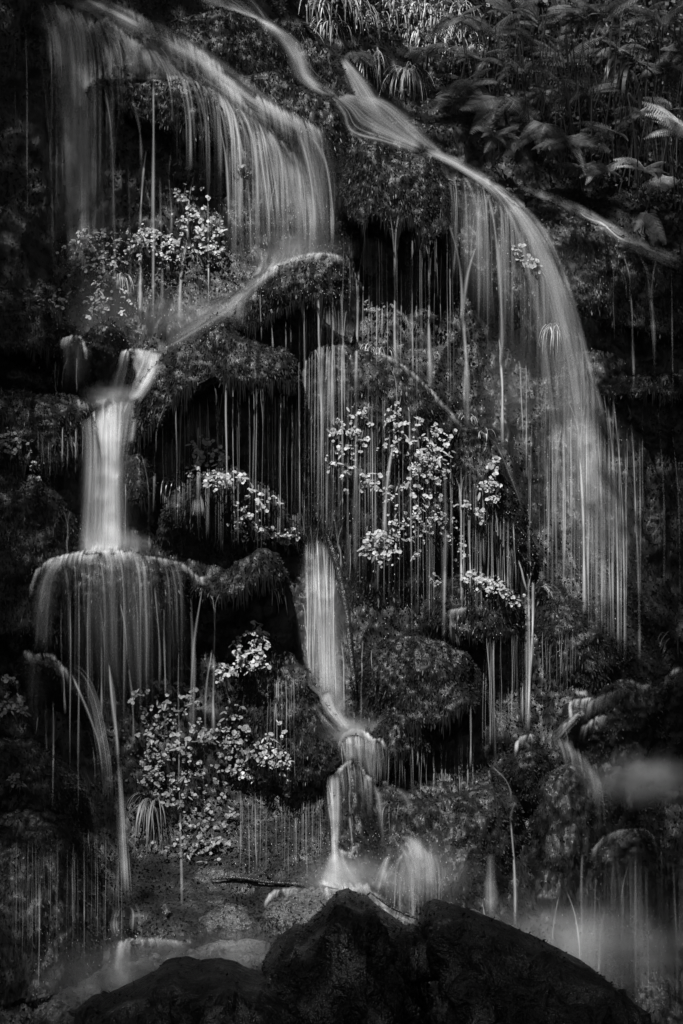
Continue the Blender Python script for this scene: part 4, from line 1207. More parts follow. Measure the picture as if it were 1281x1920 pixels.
strand([(895, 802), (930, 833), (960, 898), (985, 968)], 3, 3, .22, parent=f, mat='water')
f = fall('twin bright strands falling from the tip of the dark pillar', 990, 1150)
strand([(986, 1055), (988, 1120), (990, 1250), (989, 1385)], 9, 8, 1.1, parent=f, mat='water')
strand([(1000, 1085), (998, 1180), (993, 1280), (990, 1370)], 8, 6, 1.0, parent=f)
strand([(972, 1050), (982, 1085), (988, 1110)], 4, 5, .9, parent=f)
strand([(1004, 1052), (994, 1080), (990, 1110)], 4, 5, .9, parent=f)
strand([(968, 1405), (972, 1390), (984, 1380), (1000, 1378)], 6, 5, .8, parent=f, mat='water')
f = fall('little splash and fan on the leaf-topped ledge', 860, 1150)
strand([(842, 1146), (858, 1143), (876, 1140)], 6, 5, .8, parent=f, mat='water')
strand([(850, 1148), (853, 1180), (862, 1212)], 7, 4, .6, parent=f, mat='water')
strand([(846, 1148), (846, 1180), (850, 1200)], 10, 8, .35, parent=f)
f = fall('fine drips under the leaf-topped ledge', 930, 1300, 'drip_curtain')
curtain(f, [(900, 1195), (985, 1190)], [(900, 1400), (985, 1340)], 14, 77, (1.6, 3.4), (.25, .6), 0.05)
strands(f, [(912, 1195, 920, 1400, 3, 4, .6), (925, 1200, 928, 1420, 4, 5, .5), (883, 1320, 882, 1440, 4, 6, .5)])
curtain(f, [(1000, 1180), (1080, 1180)], [(1000, 1300), (1080, 1310)], 10, 78, (1.6, 3), (.2, .5), 0.0, 30)

f = fall('slanting central fall beside the bent black branch', 600, 1150)
sheet([[(576, 985), (571, 1050), (577, 1150), (580, 1255), (592, 1292)], [(590, 1000), (590, 1100), (600, 1200), (606, 1302)], [(605, 1010), (614, 1100), (625, 1250), (640, 1345)], [(618, 1030), (642, 1150), (655, 1290), (660, 1372)]], [.35, .5, .42, .15], parent=f, top_fade=.3, bot_fade=.08, side_fade=.4, thick=.45)
sheet([[(590, 1000), (596, 1080), (598, 1180)], [(606, 1015), (616, 1100), (622, 1190)]], [.35, .35], parent=f, bot_fade=.6, top_fade=.3, thick=.3)
curtain(f, [(572, 985), (630, 1030)], [(585, 1280), (655, 1350)], 16, 91, (1.5, 5), (.25, .9), 0, 40, .3)
strand([(594, 1005), (598, 1080), (602, 1180), (607, 1300)], 5, 8, .8, parent=f)
strand([(605, 1015), (612, 1090), (616, 1190), (622, 1310)], 5, 7, .6, parent=f)
strands(f, [(565, 958, 574, 1080, 4, 5, .8), (574, 1070, 577, 1150, 5, 5, .7), (573, 1170, 579, 1265, 4, 5, .9), (567, 1130, 573, 1180, 3, 3, .6), (579, 960, 586, 1080, 3, 5, .7), (586, 1070, 600, 1190, 5, 6, .7), (600, 1180, 610, 1300, 6, 7, .6), (624, 1160, 630, 1330, 3, 4, .6), (640, 1200, 646, 1340, 4, 5, .5), (622, 960, 634, 1030, 8, 8, .5), (642, 985, 634, 1030, 3, 3, .6), (634, 1020, 640, 1070, 5, 6, .6), (657, 1000, 656, 1090, 2.5, 2.5, .5), (680, 1200, 679, 1270, 4, 4, .7), (696, 1215, 698, 1255, 3, 3, .8), (664, 1330, 663, 1372, 4, 4, .7), (679, 1260, 676, 1360, 5, 5, .4)])
f = fall('dazzling junction pool where three runs of water meet', 660, 1375)
strand([(579, 1258), (584, 1284), (602, 1300), (612, 1322), (632, 1348), (655, 1366)], 3, 9, .5, parent=f, mat='water')
strand([(586, 1313), (600, 1340), (618, 1362), (640, 1384)], 3, 9, .38, parent=f, mat='water')
sheet([[(603, 1302), (612, 1330), (640, 1362)], [(614, 1298), (628, 1335), (652, 1368)], [(628, 1298), (640, 1340), (660, 1370)]], [1.0, 1.0, .5], parent=f, bot_fade=.05)
strand([(729, 1334), (718, 1346), (700, 1358), (690, 1374)], 2.5, 6, .28, parent=f, mat='water')
strand([(636, 1396), (648, 1374), (668, 1367), (684, 1374), (697, 1386), (712, 1386), (722, 1400)], 5, 3.5, .85, parent=f, mat='water')
strand([(640, 1384), (655, 1372), (672, 1368), (690, 1378)], 6, 6, .7, parent=f, mat='water')
sheet([[(638, 1392), (643, 1415), (648, 1440)], [(652, 1378), (656, 1405), (660, 1430)], [(672, 1378), (672, 1405), (676, 1434)], [(692, 1386), (692, 1425), (698, 1466)], [(722, 1396), (720, 1430), (716, 1474)]], [.8, .7, .45, .6, .25], parent=f, bot_fade=.25, side_fade=.3)
strand([(630, 1452), (640, 1440), (658, 1427), (674, 1430), (684, 1450), (700, 1462), (726, 1466)], 4, 2.5, .75, parent=f, mat='water')
spill(f, [(640, 1395), (665, 1372), (700, 1386), (722, 1396)], [(640, 1450), (730, 1475)], 50, 3, (2, 6), (.1, .5), .5, seed=21)
spill(f, [(636, 1445), (660, 1428), (684, 1450), (722, 1466)], [(630, 1530), (660, 1500), (740, 1560)], 46, 4, (2, 6), (.05, .35), .7, seed=22)
f = fall('bright forked fall running from the domed rock to the slab', 630, 1560)
sheet([[(610, 1458), (614, 1510), (621, 1560), (622, 1662)], [(622, 1452), (625, 1520), (628, 1600), (630, 1664)], [(638, 1448), (638, 1520), (634, 1600), (642, 1664)]], [.8, 1.2, .7], parent=f, bot_fade=.03)
sheet([[(620, 1590), (612, 1630), (600, 1662)], [(630, 1590), (632, 1630), (632, 1664)], [(636, 1590), (656, 1630), (686, 1664)]], [.5, .9, .5], parent=f, bot_fade=.05, top_fade=.3)
sheet([[(692, 1465), (704, 1500), (710, 1550), (716, 1600)], [(712, 1470), (722, 1500), (724, 1550), (722, 1600)]], [.28, .28], parent=f, bot_fade=.5, side_fade=.4)
sheet([[(738, 1476), (758, 1500), (768, 1535)], [(756, 1478), (775, 1505), (778, 1535)]], [.16, .16], parent=f, bot_fade=.5, side_fade=.4)
strands(f, [(722, 1510, 716, 1550, 3, 4, .5), (730, 1510, 730, 1560, 3, 3, .4), (748, 1505, 744, 1540, 3, 3, .5), (612, 1460, 622, 1520, 5, 5, .8), (655, 1530, 660, 1595, 6, 4, .4), (655, 1480, 656, 1530, 6, 6, .3)])
strand([(632, 1592), (645, 1598), (660, 1598), (664, 1585)], 4, 4, .6, parent=f, mat='water')
f = fall('spreading fan of spray over the lower rock face', 780, 1600)
sheet([[(755, 1568), (770, 1590), (745, 1630), (728, 1695)], [(765, 1568), (780, 1595), (772, 1640), (765, 1700)], [(778, 1568), (790, 1595), (800, 1640), (800, 1705)], [(788, 1568), (800, 1600), (824, 1650), (832, 1710)]], [.3, .5, .45, .2], parent=f, bot_fade=.6, top_fade=.1, side_fade=.4)
sheet([[(760, 1562), (764, 1590), (758, 1610)], [(792, 1562), (792, 1590), (800, 1615)]], [.5, .5], parent=f, bot_fade=.6, top_fade=.3, side_fade=.4)
sheet([[(722, 1608), (708, 1640), (697, 1672)], [(734, 1600), (726, 1640), (716, 1680)]], [.7, .5], parent=f, bot_fade=.2)
spill(f, [(740, 1600), (765, 1580), (800, 1592), (826, 1612)], [(700, 1700), (860, 1720)], 44, 14, (2, 8), (.06, .4), .7, seed=8, short=.5)
spill(f, [(720, 1640), (750, 1600), (790, 1590), (815, 1605)], [(690, 1690), (860, 1720)], 36, -16, (2, 8), (.06, .4), .7, seed=9, short=.5)
curtain(f, [(740, 1620), (840, 1620)], [(740, 1740), (840, 1740)], 12, 79, (2, 5), (.2, .5), 0)
f = fall('blazing white rim of water above the middle boulder', 650, 1665)
strand([(596, 1660), (625, 1662), (655, 1666), (684, 1664), (692, 1670)], 6, 6, 1.6, parent=f, mat='water')
strand([(590, 1655), (630, 1658), (660, 1660), (690, 1662)], 9, 9, 1.2, parent=f, mat='water')
sheet([[(688, 1668), (694, 1690), (700, 1720)], [(697, 1670), (712, 1695), (724, 1735)], [(704, 1672), (730, 1705), (748, 1745)]], [.5, .9, .6], parent=f, bot_fade=.1)
sheet([[(738, 1710), (738, 1735), (740, 1758)], [(758, 1718), (758, 1740), (758, 1758)], [(778, 1728), (778, 1745), (780, 1762)]], [.7, .4, .6], parent=f)
strand([(498, 1694), (515, 1672), (540, 1668), (562, 1666)], 8, 5, .5, parent=f, mat='water')

f = fall('thin runnel down the dark rock at lower right of centre', 960, 1560)
strands(f, [(925, 1440, 958, 1500, 6, 6, .3), (966, 1505, 958, 1545, 10, 8, .35), (958, 1540, 966, 1740, 7, 9, .5), (920, 1600, 922, 1720, 26, 30, .35), (845, 1690, 850, 1720, 3, 4, .6), (905, 1690, 908, 1720, 3, 3, .4)])
f = fall('crossed oblique jets behind the long right boulder', 1060, 1740)
strands(f, [(1048, 1680, 1036, 1800, 4, 7, .6), (1063, 1672, 1088, 1815, 4, 6, .65), (1136, 1700, 1122, 1850, 5, 6, .5), (1180, 1620, 1166, 1700, 4, 5, .55)])
f = fall('dim veil of the shadowed fall in the lower right corner', 1180, 1580)
strand([(1112, 1598), (1132, 1572), (1165, 1558), (1205, 1556), (1224, 1570), (1230, 1590)], 6, 5, .3, parent=f, mat='water')
sheet([[(1085, 1600), (1085, 1720), (1085, 1880)], [(1150, 1568), (1150, 1700), (1150, 1900)], [(1220, 1568), (1225, 1700), (1225, 1930)], [(1285, 1560), (1285, 1700), (1285, 1930)]], [.06, .16, .24, .2], parent=f, bot_fade=.3, top_fade=.3, thick=.7)
strands(f, [(1192, 1600, 1192, 1880, 6, 7, .5), (1212, 1620, 1216, 1900, 6, 7, .7), (1168, 1640, 1166, 1800, 6, 7, .4), (1240, 1560, 1242, 1900, 5, 6, .4), (1262, 1620, 1270, 1900, 4, 5, .4), (1092, 1600, 1090, 1800, 7, 8, .4), (1118, 1640, 1114, 1790, 4, 6, .3), (1150, 1620, 1146, 1780, 5, 7, .3)], 0.6)
curtain(f, [(1085, 1640), (1285, 1600)], [(1085, 1830), (1285, 1920)], 22, 80, (1.5, 5), (.06, .22), .05, 50)
f = fall('pale wisps curling over the black rocks at the right', 1090, 1330)
strand([(1116, 1307), (1098, 1312), (1080, 1313), (1070, 1322), (1070, 1345)], 6, 5, .85, parent=f, mat='water')
strand([(1078, 1296), (1090, 1298), (1102, 1297)], 5, 5, .7, parent=f, mat='water')
strand([(1190, 1283), (1205, 1286), (1222, 1284)], 5, 4, .85, parent=f, mat='water')
strand([(1158, 1278), (1172, 1275), (1188, 1278)], 5, 4, .5, parent=f, mat='water')
strand([(1185, 1282), (1160, 1296), (1130, 1308), (1105, 1322)], 8, 12, .25, parent=f, mat='water')
strand([(1095, 1325), (1080, 1342), (1062, 1358), (1045, 1378), (1025, 1392)], 10, 14, .3, parent=f, mat='water')
strand([(1084, 1338), (1070, 1352), (1055, 1362)], 5, 6, .6, parent=f, mat='water')
strand([(1142, 1342), (1122, 1346), (1105, 1358), (1095, 1365)], 6, 8, .4, parent=f, mat='water')
strand([(1060, 1365), (1064, 1385), (1062, 1402)], 4, 5, .4, parent=f)
strand([(1028, 1390), (1055, 1398), (1080, 1420), (1100, 1445), (1120, 1470)], 16, 34, .16, parent=f, mat='water')
strand([(1188, 1286), (1185, 1310), (1190, 1325)], 8, 10, .2, parent=f, mat='water')
strand([(1285, 1255), (1265, 1260), (1250, 1275)], 12, 10, .4, parent=f, mat='water')
f = fall('sparse drips on the shadowed mossy slope at bottom left', 120, 1650, 'drip_curtain')
curtain(f, [(20, 1560), (230, 1560)], [(20, 1800), (230, 1820)], 26, 81, (1.5, 3), (.08, .3), 0, 60)
strands(f, [(74, 1650, 72, 1880, 3, 3, .4), (136, 1620, 136, 1820, 2.5, 3, .25), (166, 1560, 168, 1600, 3, 3, .3)])
f = fall('fine drips under the leafy bank at lower left of centre', 470, 1520, 'drip_curtain')
curtain(f, [(440, 1470), (620, 1470)], [(440, 1640), (620, 1640)], 22, 82, (1.5, 3), (.08, .32), 0.05, 50)
curtain(f, [(700, 1400), (890, 1370)], [(700, 1480), (890, 1480)], 24, 83, (1.5, 3.5), (.2, .5), 0, 30)
curtain(f, [(500, 1240), (560, 1260)], [(500, 1460), (560, 1470)], 8, 84, (1.5, 3), (.2, .5), 0, 30)
f = fall('short drips beneath the shaggy bank at the left edge', 80, 900, 'drip_curtain')
curtain(f, [(0, 660), (110, 665)], [(0, 740), (110, 740)], 10, 85, (1.5, 3), (.15, .4), 0, 20)
curtain(f, [(20, 790), (160, 800)], [(20, 880), (160, 900)], 10, 86, (1.5, 4), (.2, .45), 0.1, 40)
strands(f, [(80, 815, 81, 865, 4, 4, .5), (118, 800, 116, 865, 4, 4, .45), (135, 820, 136, 860, 4, 4, .4)])

# drops of spray thrown off the falls: far too many to count
def spray(regions, n, seed):
    r = np.random.RandomState(seed)
    V, F = [], []
    for x0, y0, x1, y1, share in regions:
        k = int(n * share)
        px, py = r.uniform(x0, x1, k), r.uniform(y0, y1, k)
        for a, b in zip(px, py):
            y = hit(a, b)[0] - r.uniform(0.01, 0.12)
            w, h = r.uniform(.25, .6), r.uniform(.4, 2.2)
            o = len(V)
            for dx, dy, dz in ((-w, 0, 0), (w, 0, 0), (0, -w, 0), (0, w, 0), (0, 0, -h), (0, 0, h)):
                P = W(a + dx, b + dz, y)
                V.append((P[0], P[1] + dy / SCALE, P[2]))
            F += [(o + i, o + j, o + m_) for m_ in (4, 5) for i, j in ((0, 2), (2, 1), (1, 3), (3, 0))]
    return V, F


V, F = spray([(100, 420, 420, 650, .16), (380, 380, 660, 560, .14), (850, 400, 1180, 1250, .2), (150, 960, 240, 1040, .06), (560, 900, 1000, 1200, .12), (590, 1560, 860, 1720, .12), (60, 1740, 360, 1900, .1), (440, 1540, 640, 1660, .06), (1050, 1700, 1281, 1900, .06)], 2600, 3)
spray_ob = kind(obj('spray', mesh_np('spray', np.array(V), None, np.array(F)), M['drop']), 'stuff')
spray_ob['label'] = 'fine drops of spray around the falls'
# ------------------------------------------------------------------ plants
def leaf_mesh(name, kind_='round', seed=0):
    r = random.Random(seed)
    if kind_ == 'round':                                  # scalloped round leaf, slightly cupped, with a notch at the stalk
        n = 11
        v = [(0, 0, 0)]
        for i in range(n):
            a = -math.pi / 2 + 0.25 + (2 * math.pi - 0.5) * i / (n - 1)
            rad = 0.5 * (1 + 0.07 * (1 if i % 2 else -1) + r.uniform(-.05, .05))
            v.append((rad * math.cos(a), 0.12 + rad * math.sin(a), 0.10 * rad * 2 * (0.6 + 0.5 * math.cos(2 * a)) + r.uniform(-.02, .03)))
        f = [(0, i, i + 1) for i in range(1, n)]
    else:                                                 # pointed leaf folded along its midrib
        k = 6
        v, f = [], []
        for i in range(k + 1):
            t = i / k
            w = 0.26 * math.sin(math.pi * min(1, t * 0.92 + 0.06)) ** 0.8
            z = -0.25 * t * t
            v += [(-w, t, z + 0.06), (0, t, z), (w, t, z + 0.06)]
        for i in range(k):
            a = 3 * i
            f += [(a, a + 1, a + 4, a + 3), (a + 1, a + 2, a + 5, a + 4)]
    me = bpy.data.meshes.new(name)
    me.from_pydata(v, [], f)
    me.update()
    for p in me.polygons:
        p.use_smooth = True
    return me


LEAF = {}
for key, mat in (('leaf', 'leaf'), ('leaf_dim', 'leaf_dim'), ('leaf_dark', 'leaf_dark')):
    LEAF[key] = []
    for s in range(5):
        me = leaf_mesh('leaf', 'round', s)
        me.materials.append(M[mat])
        LEAF[key].append(me)
    me = leaf_mesh('pointed_leaf', 'pointed', 9)
    me.materials.append(M[mat])
    LEAF[key + '_pt'] = [me]


def tube_pts(V, F, pts, rad, sides=4):
    n = len(pts)
    o = len(V)
    for i, p in enumerate(pts):
        rr = rad * (1 - 0.6 * i / max(n - 1, 1))
        for s in range(sides):
            a = 2 * math.pi * s / sides
            V.append((p[0] + rr * math.cos(a), p[1] + rr * math.sin(a) * 0.7, p[2] + rr * math.sin(a) * 0.7))
    for i in range(n - 1):
        for s in range(sides):
            t = (s + 1) % sides
            F.append((o + i * sides + s, o + i * sides + t, o + (i + 1) * sides + t, o + (i + 1) * sides + s))


def leafy(label, blobs, n, size, seed, mat='leaf', cat='plant', group=None, pt=0.14, lift=(0.02, 0.10)):
    """A leafy plant rooted on the rock: blobs = (px, py, rx, ry) areas of foliage, every leaf a part."""
    r = random.Random(seed)
    n = min(int(n * 2.1), 300)
    wts = [b[2] * b[3] for b in blobs]
    bx, by = blobs[0][0], blobs[0][1] + blobs[0][3]
    y0, _ = hit(bx, by)
    root = tag(empty('leafy_plant', W(bx, by, y0)), label, cat, group)
    V, F = [], []
    heads = []
    for i in range(max(3, int(n / 2.6))):                 # rosettes of three to six leaves
        b = r.choices(blobs, wts)[0]
        a = r.uniform(0, 6.283)
        q = 1.22 * math.sqrt(r.random())
        if r.random() < .12:                              # stray trailing shoots
            q *= r.uniform(1.1, 1.7)
        px, py = b[0] + b[2] * q * math.cos(a), b[1] + b[3] * q * math.sin(a)
        y, nrm = hit(px, py)
        heads.append((px, py, y, nrm))
    left = n = int(n)
    inv = Matrix.Translation(-Vector(root.location))
    for hi, (px, py, y, nrm) in enumerate(heads):
        k = min(left, r.randint(1, 4)) if hi < len(heads) - 1 else left
        k = min(k, 7)
        left -= k
        yy = y - r.uniform(*lift)
        c = Vector(W(px, py, yy))
        up = (Vector((0, -0.55, 0.75)) + nrm * 0.5 + Vector((r.uniform(-.4, .4), r.uniform(-.4, .2), r.uniform(-.3, .3)))).normalized()
        # stalk
        base = Vector(W(px + r.uniform(-6, 6), py + r.uniform(10, 26), y + 0.005))
        mid = (c + base) / 2 + Vector((r.uniform(-.01, .01), -0.02, 0))
        tube_pts(V, F, [base, mid, c], 0.0022)
        a0 = r.uniform(0, 6.283)
        for j in range(k):
            sz = 0.53 * size / SCALE * r.uniform(0.5, 1.4)
            ang = a0 + j * 6.283 / max(k, 1) + r.uniform(-.3, .3)
            t1 = up.orthogonal().normalized()
            t2 = up.cross(t1)
            outv = (t1 * math.cos(ang) + t2 * math.sin(ang))
            tilt = r.uniform(-0.15, 0.55)
            ydir = (outv * math.cos(tilt) - up * math.sin(tilt)).normalized()
            zdir = (up + Vector((r.uniform(-.25, .25),) * 3) + outv * math.sin(tilt)).normalized()
            xdir = ydir.cross(zdir).normalized()
            zdir = xdir.cross(ydir)
            m = Matrix((xdir, ydir, zdir)).transposed().to_4x4()
            tone = mat if r.random() < .78 else {'leaf': 'leaf_dim', 'leaf_dim': 'leaf_dark'}.get(mat, mat)
            key = tone + ('_pt' if r.random() < pt else '')
            lo = bpy.data.objects.new('leaf', r.choice(LEAF[key]))
            COL.objects.link(lo)
            lo.parent = root
            lo.matrix_parent_inverse = inv
            lo.matrix_basis = Matrix.Translation(c + outv * sz * r.uniform(0.25, 0.5) + up * r.uniform(-.006, .006)) @ m @ Matrix.Diagonal((sz, sz * (1.8 if '_pt' in key else 1), sz, 1))
    if F:
        kind(obj('stems', mesh_np('stems', np.array(V), np.array(F)), M['stem'], root), 'stuff')
    return root


G1 = 'pale leafy plants growing on the wet rock'
leafy('bright round-leaved plant highest on the wall behind the upper left threads', [(378, 432, 34, 34), (395, 455, 22, 30), (360, 410, 16, 22)], 190, 11, 201, group=G1, lift=(.04, .2))
leafy('pale leafy clump just left of the single straight thread', [(290, 462, 40, 26), (275, 440, 22, 14), (320, 470, 20, 20)], 170, 11, 202, group=G1, lift=(.04, .2))
leafy('greyer leafy clump seen through the tall left-hand fall', [(185, 470, 46, 34), (160, 450, 20, 20)], 140, 11, 203, 'leaf', group=G1, lift=(.04, .2))
leafy('trailing leafy stems below the greyer clump on the upper left wall', [(185, 535, 24, 50), (210, 560, 30, 30), (170, 570, 14, 24)], 100, 11, 204, group=G1, lift=(.04, .2))
leafy('small leafy tuft on the dark rock near the left edge', [(85, 545, 30, 18), (115, 565, 18, 10)], 34, 12, 205, 'leaf_dim', group=G1)
leafy('column of leaves climbing between two upper threads', [(342, 340, 14, 40), (338, 385, 16, 24), (372, 330, 10, 24)], 40, 11, 206, 'leaf_dim', group=G1)
leafy('single sprig seen through the broad upper veil', [(455, 320, 18, 14)], 12, 11, 207, 'leaf_dim', group=G1)
leafy('bright bushy plant hanging under the double-humped hood', [(395, 870, 30, 36), (425, 890, 32, 18), (375, 845, 14, 20)], 125, 12, 208, group=G1, lift=(.05, .2))
leafy('slender sprays beside the drip curtain below the bright bushy plant', [(478, 935, 22, 18), (455, 950, 16, 10), (525, 938, 12, 8)], 36, 12, 209, group=G1)
leafy('dense bright cushion of small leaves on the ragged ledge', [(505, 1005, 50, 14), (470, 985, 26, 16), (455, 965, 14, 10), (545, 1005, 16, 12)], 170, 10, 210, group=G1)
leafy('scattered rosettes on the upper left of the leafy dome', [(655, 790, 34, 30), (640, 850, 26, 40), (690, 770, 18, 14), (670, 830, 24, 18)], 90, 12, 211, group=G1)
leafy('narrow leafy trail along the winding drip on the leafy dome', [(738, 800, 16, 40), (750, 775, 10, 12), (730, 850, 12, 20)], 44, 11, 212, group=G1)
leafy('tallest column of pale rosettes in the middle of the leafy dome', [(825, 820, 26, 26), (790, 840, 22, 50), (815, 870, 30, 30), (800, 910, 30, 40), (775, 905, 16, 20)], 150, 13, 213, group=G1)
leafy('glossy pointed leaves at the edge of the pale column', [(828, 852, 18, 16)], 14, 17, 214, pt=1.0, group=G1)
leafy('shining white clump low on the left of the leafy dome', [(705, 1030, 28, 26), (730, 1020, 18, 26), (690, 1015, 14, 12)], 100, 13, 215, group=G1)
leafy('fine lacy carpet of small leaves across the lower leafy dome', [(770, 975, 45, 22), (740, 930, 20, 16), (790, 990, 50, 24), (840, 960, 26, 20), (765, 1020, 26, 30)], 190, 8.5, 216, group=G1)
leafy('upright sprig of large leaves on the dark pillar', [(928, 890, 12, 30), (912, 912, 16, 14), (928, 935, 10, 14)], 42, 15, 217, group=G1)
leafy('leafy tangle in the hollow below the upright sprig', [(885, 985, 26, 30), (870, 1020, 18, 22), (895, 1000, 18, 20), (870, 950, 12, 14)], 90, 11, 218, group=G1)
leafy('bright crust of small leaves along the top of the leaf-topped ledge', [(890, 1083, 22, 8), (915, 1092, 22, 10), (940, 1104, 22, 10), (962, 1122, 16, 10)], 150, 10.5, 219, group=G1)
leafy('three isolated rosettes low on the leafy dome', [(818, 1085, 10, 14)], 16, 11, 220, group=G1)
leafy('small rosettes between the highest hood and the leafy dome', [(690, 900, 16, 12), (688, 914, 22, 8)], 20, 13, 221, group=G1)
leafy('dim leafy sprig in the dark gap behind the long drips', [(710, 570, 26, 12)], 18, 11, 222, 'leaf_dim', group=G1)
leafy('pale leaves half veiled by the crest of the big arch', [(985, 475, 22, 14), (1000, 500, 16, 14), (1014, 430, 6, 5)], 26, 14, 223, 'leaf', group=G1)
leafy('neat bushy plant perched under the ragged ledge at lower left', [(470, 1215, 28, 28), (480, 1185, 12, 18), (445, 1245, 26, 16), (420, 1272, 16, 7), (490, 1245, 12, 20)], 120, 13, 224, 'leaf', group=G1, lift=(.12, .3))
leafy('large leafy mass behind the wide curtain at lower left', [(310, 1310, 55, 26), (290, 1340, 40, 20), (330, 1370, 60, 30), (290, 1400, 25, 30)], 240, 14, 225, 'leaf_dim', group=G1)
leafy('lower leafy mass trailing from the large one', [(330, 1440, 44, 40), (300, 1475, 30, 30), (350, 1500, 30, 26), (280, 1440, 14, 26)], 150, 11, 226, 'leaf_dim', group=G1)
leafy('leafy slope right of the large leafy mass', [(435, 1360, 20, 28), (425, 1385, 44, 14), (450, 1410, 30, 26), (480, 1425, 30, 16), (440, 1440, 26, 12)], 170, 13, 227, 'leaf_dim', group=G1)
leafy('brighter leafy spur at the rim of the leafy slope', [(520, 1372, 12, 24), (505, 1400, 14, 20), (515, 1430, 26, 20), (490, 1455, 34, 10), (538, 1480, 6, 14)], 110, 11, 228, 'leaf', group=G1)
leafy('lowest dangling stems of rosettes at lower left', [(370, 1560, 34, 34), (345, 1585, 36, 18), (400, 1545, 18, 30), (380, 1600, 30, 16), (410, 1480, 22, 14), (430, 1530, 10, 20)], 110, 11.5, 229, 'leaf_dim', group=G1)
leafy('leafy tuft at the left edge by the low step', [(15, 1300, 22, 34), (30, 1325, 16, 14)], 50, 13, 230, 'leaf_dim', group=G1)
leafy('pale clump at the left edge on the shaggy bank', [(30, 838, 26, 14), (12, 820, 14, 16)], 44, 11, 231, 'leaf_dim', group=G1)
leafy('fuzzy pale tuft between the shaggy bank and the white fall', [(76, 880, 18, 16), (88, 895, 12, 12)], 44, 9, 232, 'leaf_dim', group=G1)
leafy('tiny dim rosettes above the dark mound at lower left', [(33, 1460, 14, 10)], 14, 11, 233, 'leaf_dim', group=G1)
leafy('little leaves on the bank where the arch begins', [(930, 330, 10, 6), (960, 350, 8, 5)], 14, 9, 234, 'leaf_dim', group=G1)
leafy('creeping small-leaved mat below the hanging grass at the top', [(800, 190, 60, 50), (850, 230, 50, 30), (760, 220, 30, 16)], 200, 9, 235, 'leaf_dark', group=G1, lift=(0.01, 0.05))

# ---- grasses
def blade(V, F, base, dirv, length, width, droop, seg=6):
    p = Vector(base)
    d = Vector(dirv).normalized()
    side = d.cross(Vector((0, 0, 1)))
    if side.length < 1e-3:
        side = Vector((1, 0, 0))
    side.normalize()
    side = (side * 0.85 + Vector((0, -0.3, 0))).normalized()
    o = len(V)
    st = length / seg
    for i in range(seg + 1):
        t = i / seg
        w = width * (1 - t ** 2.2) * 0.5 + width * 0.04
        V.append(tuple(p - side * w))
        V.append(tuple(p + side * w))
        p = p + d * st
        d = (d + Vector((0, 0, -1)) * droop * st / length * 2.4).normalized()
    for i in range(seg):
        a = o + 2 * i
        F.append((a, a + 1, a + 3, a + 2))


def tuft(label, px, py, n, length, seed, lean=(0, -0.5, 0.8), spread=0.6, droop=1.0, width=3.2, mat='grass', off=0.03, rx=6, ry=4, group='grass tufts hanging over the wet rock'):
    r = random.Random(seed)
    y, nrm = hit(px, py)
    root = tag(empty('grass_tuft', W(px, py, y)), label, 'grass', group)
    for i in range(n):
        bx, by = px + r.uniform(-rx, rx), py + r.uniform(-ry, ry)
        b = W(bx, by, y - off * r.uniform(0, 1))
        d = Vector(lean) + Vector((r.uniform(-1, 1) * spread, r.uniform(-1, .5) * spread * 0.5, r.uniform(-.5, .5) * spread))
        V, F = [], []
        blade(V, F, b, d, length / SCALE * r.uniform(0.55, 1.15), width / SCALE * r.uniform(0.6, 1.2), droop * r.uniform(0.6, 1.3))
        obj('blade', mesh_np('blade', np.array(V), np.array(F)), M[mat], root)
    return root


tuft('lush grass tuft hanging over the triangular slide at the top', 765, 140, 46, 120, 301, (0.05, -0.6, 0.5), 0.9, 1.9)
tuft('sunlit grass clump at the top edge above the hanging tuft', 790, 20, 42, 110, 302, (-0.1, -0.5, 0.5), 0.9, 1.8, 4, rx=30, ry=14)
tuft('dense pale grass spilling from the top edge at centre right', 730, 15, 40, 110, 303, (-0.2, -0.5, 0.4), 0.9, 1.9, 4, rx=28, ry=14)
tuft('long drooping grass beside the second upper chute', 650, 10, 34, 130, 304, (0.3, -0.5, 0.3), 0.5, 1.6, 4, rx=30, ry=10)
tuft('short grass fringe left of the long drooping grass', 592, 10, 22, 100, 305, (0.3, -0.5, 0.2), 0.5, 1.5, 4, rx=24, ry=8)
tuft('broad-bladed grass leaning down from the top toward the tuft', 830, 40, 26, 120, 306, (-0.5, -0.5, 0.2), 0.6, 1.4, 5, rx=30, ry=14)
tuft('few dry blades lying over the dark knob', 570, 45, 7, 70, 307, (0.8, -0.4, -0.2), 0.3, 0.6, 3)
tuft('short blades among the ferns near the hanging tuft', 860, 60, 20, 100, 308, (0, -0.5, 0.2), 0.8, 1.5, 3, mat='grass', rx=24, ry=12)
tuft('spray of thin white blades below the upper left clumps', 228, 520, 20, 62, 309, (0.4, -0.6, 0.5), 0.8, 2.0, 2.4)
tuft('curly dry grass on the crest of the leafy dome', 690, 655, 34, 48, 310, (0.1, -0.6, 0.5), 1.1, 2.2, 2, rx=40, ry=8)
tuft('pale wiry grass at the left shoulder of the leafy dome', 640, 640, 16, 42, 311, (-0.1, -0.6, 0.5), 1.1, 2.2, 2, rx=16, ry=8)
tuft('spider-like droopy grass half hidden by the big arch', 1035, 620, 30, 80, 312, (0, -0.6, 0.6), 1.1, 2.4, 2, rx=14, ry=6)
tuft('arched pale blades under the double-humped hood', 325, 905, 9, 70, 313, (0, -0.7, 0.7), 0.6, 2.8, 2.6, rx=14)
tuft('long grass hanging straight down at lower left', 285, 1505, 22, 120, 314, (0, -0.5, 0.15), 0.35, 1.6, 3, mat='leaf_dim', rx=14, ry=8)
tuft('two thin arching blades above the long hanging grass', 280, 1495, 4, 60, 315, (-0.8, -0.4, 0.7), 0.25, 1.6, 2, mat='leaf_dim')
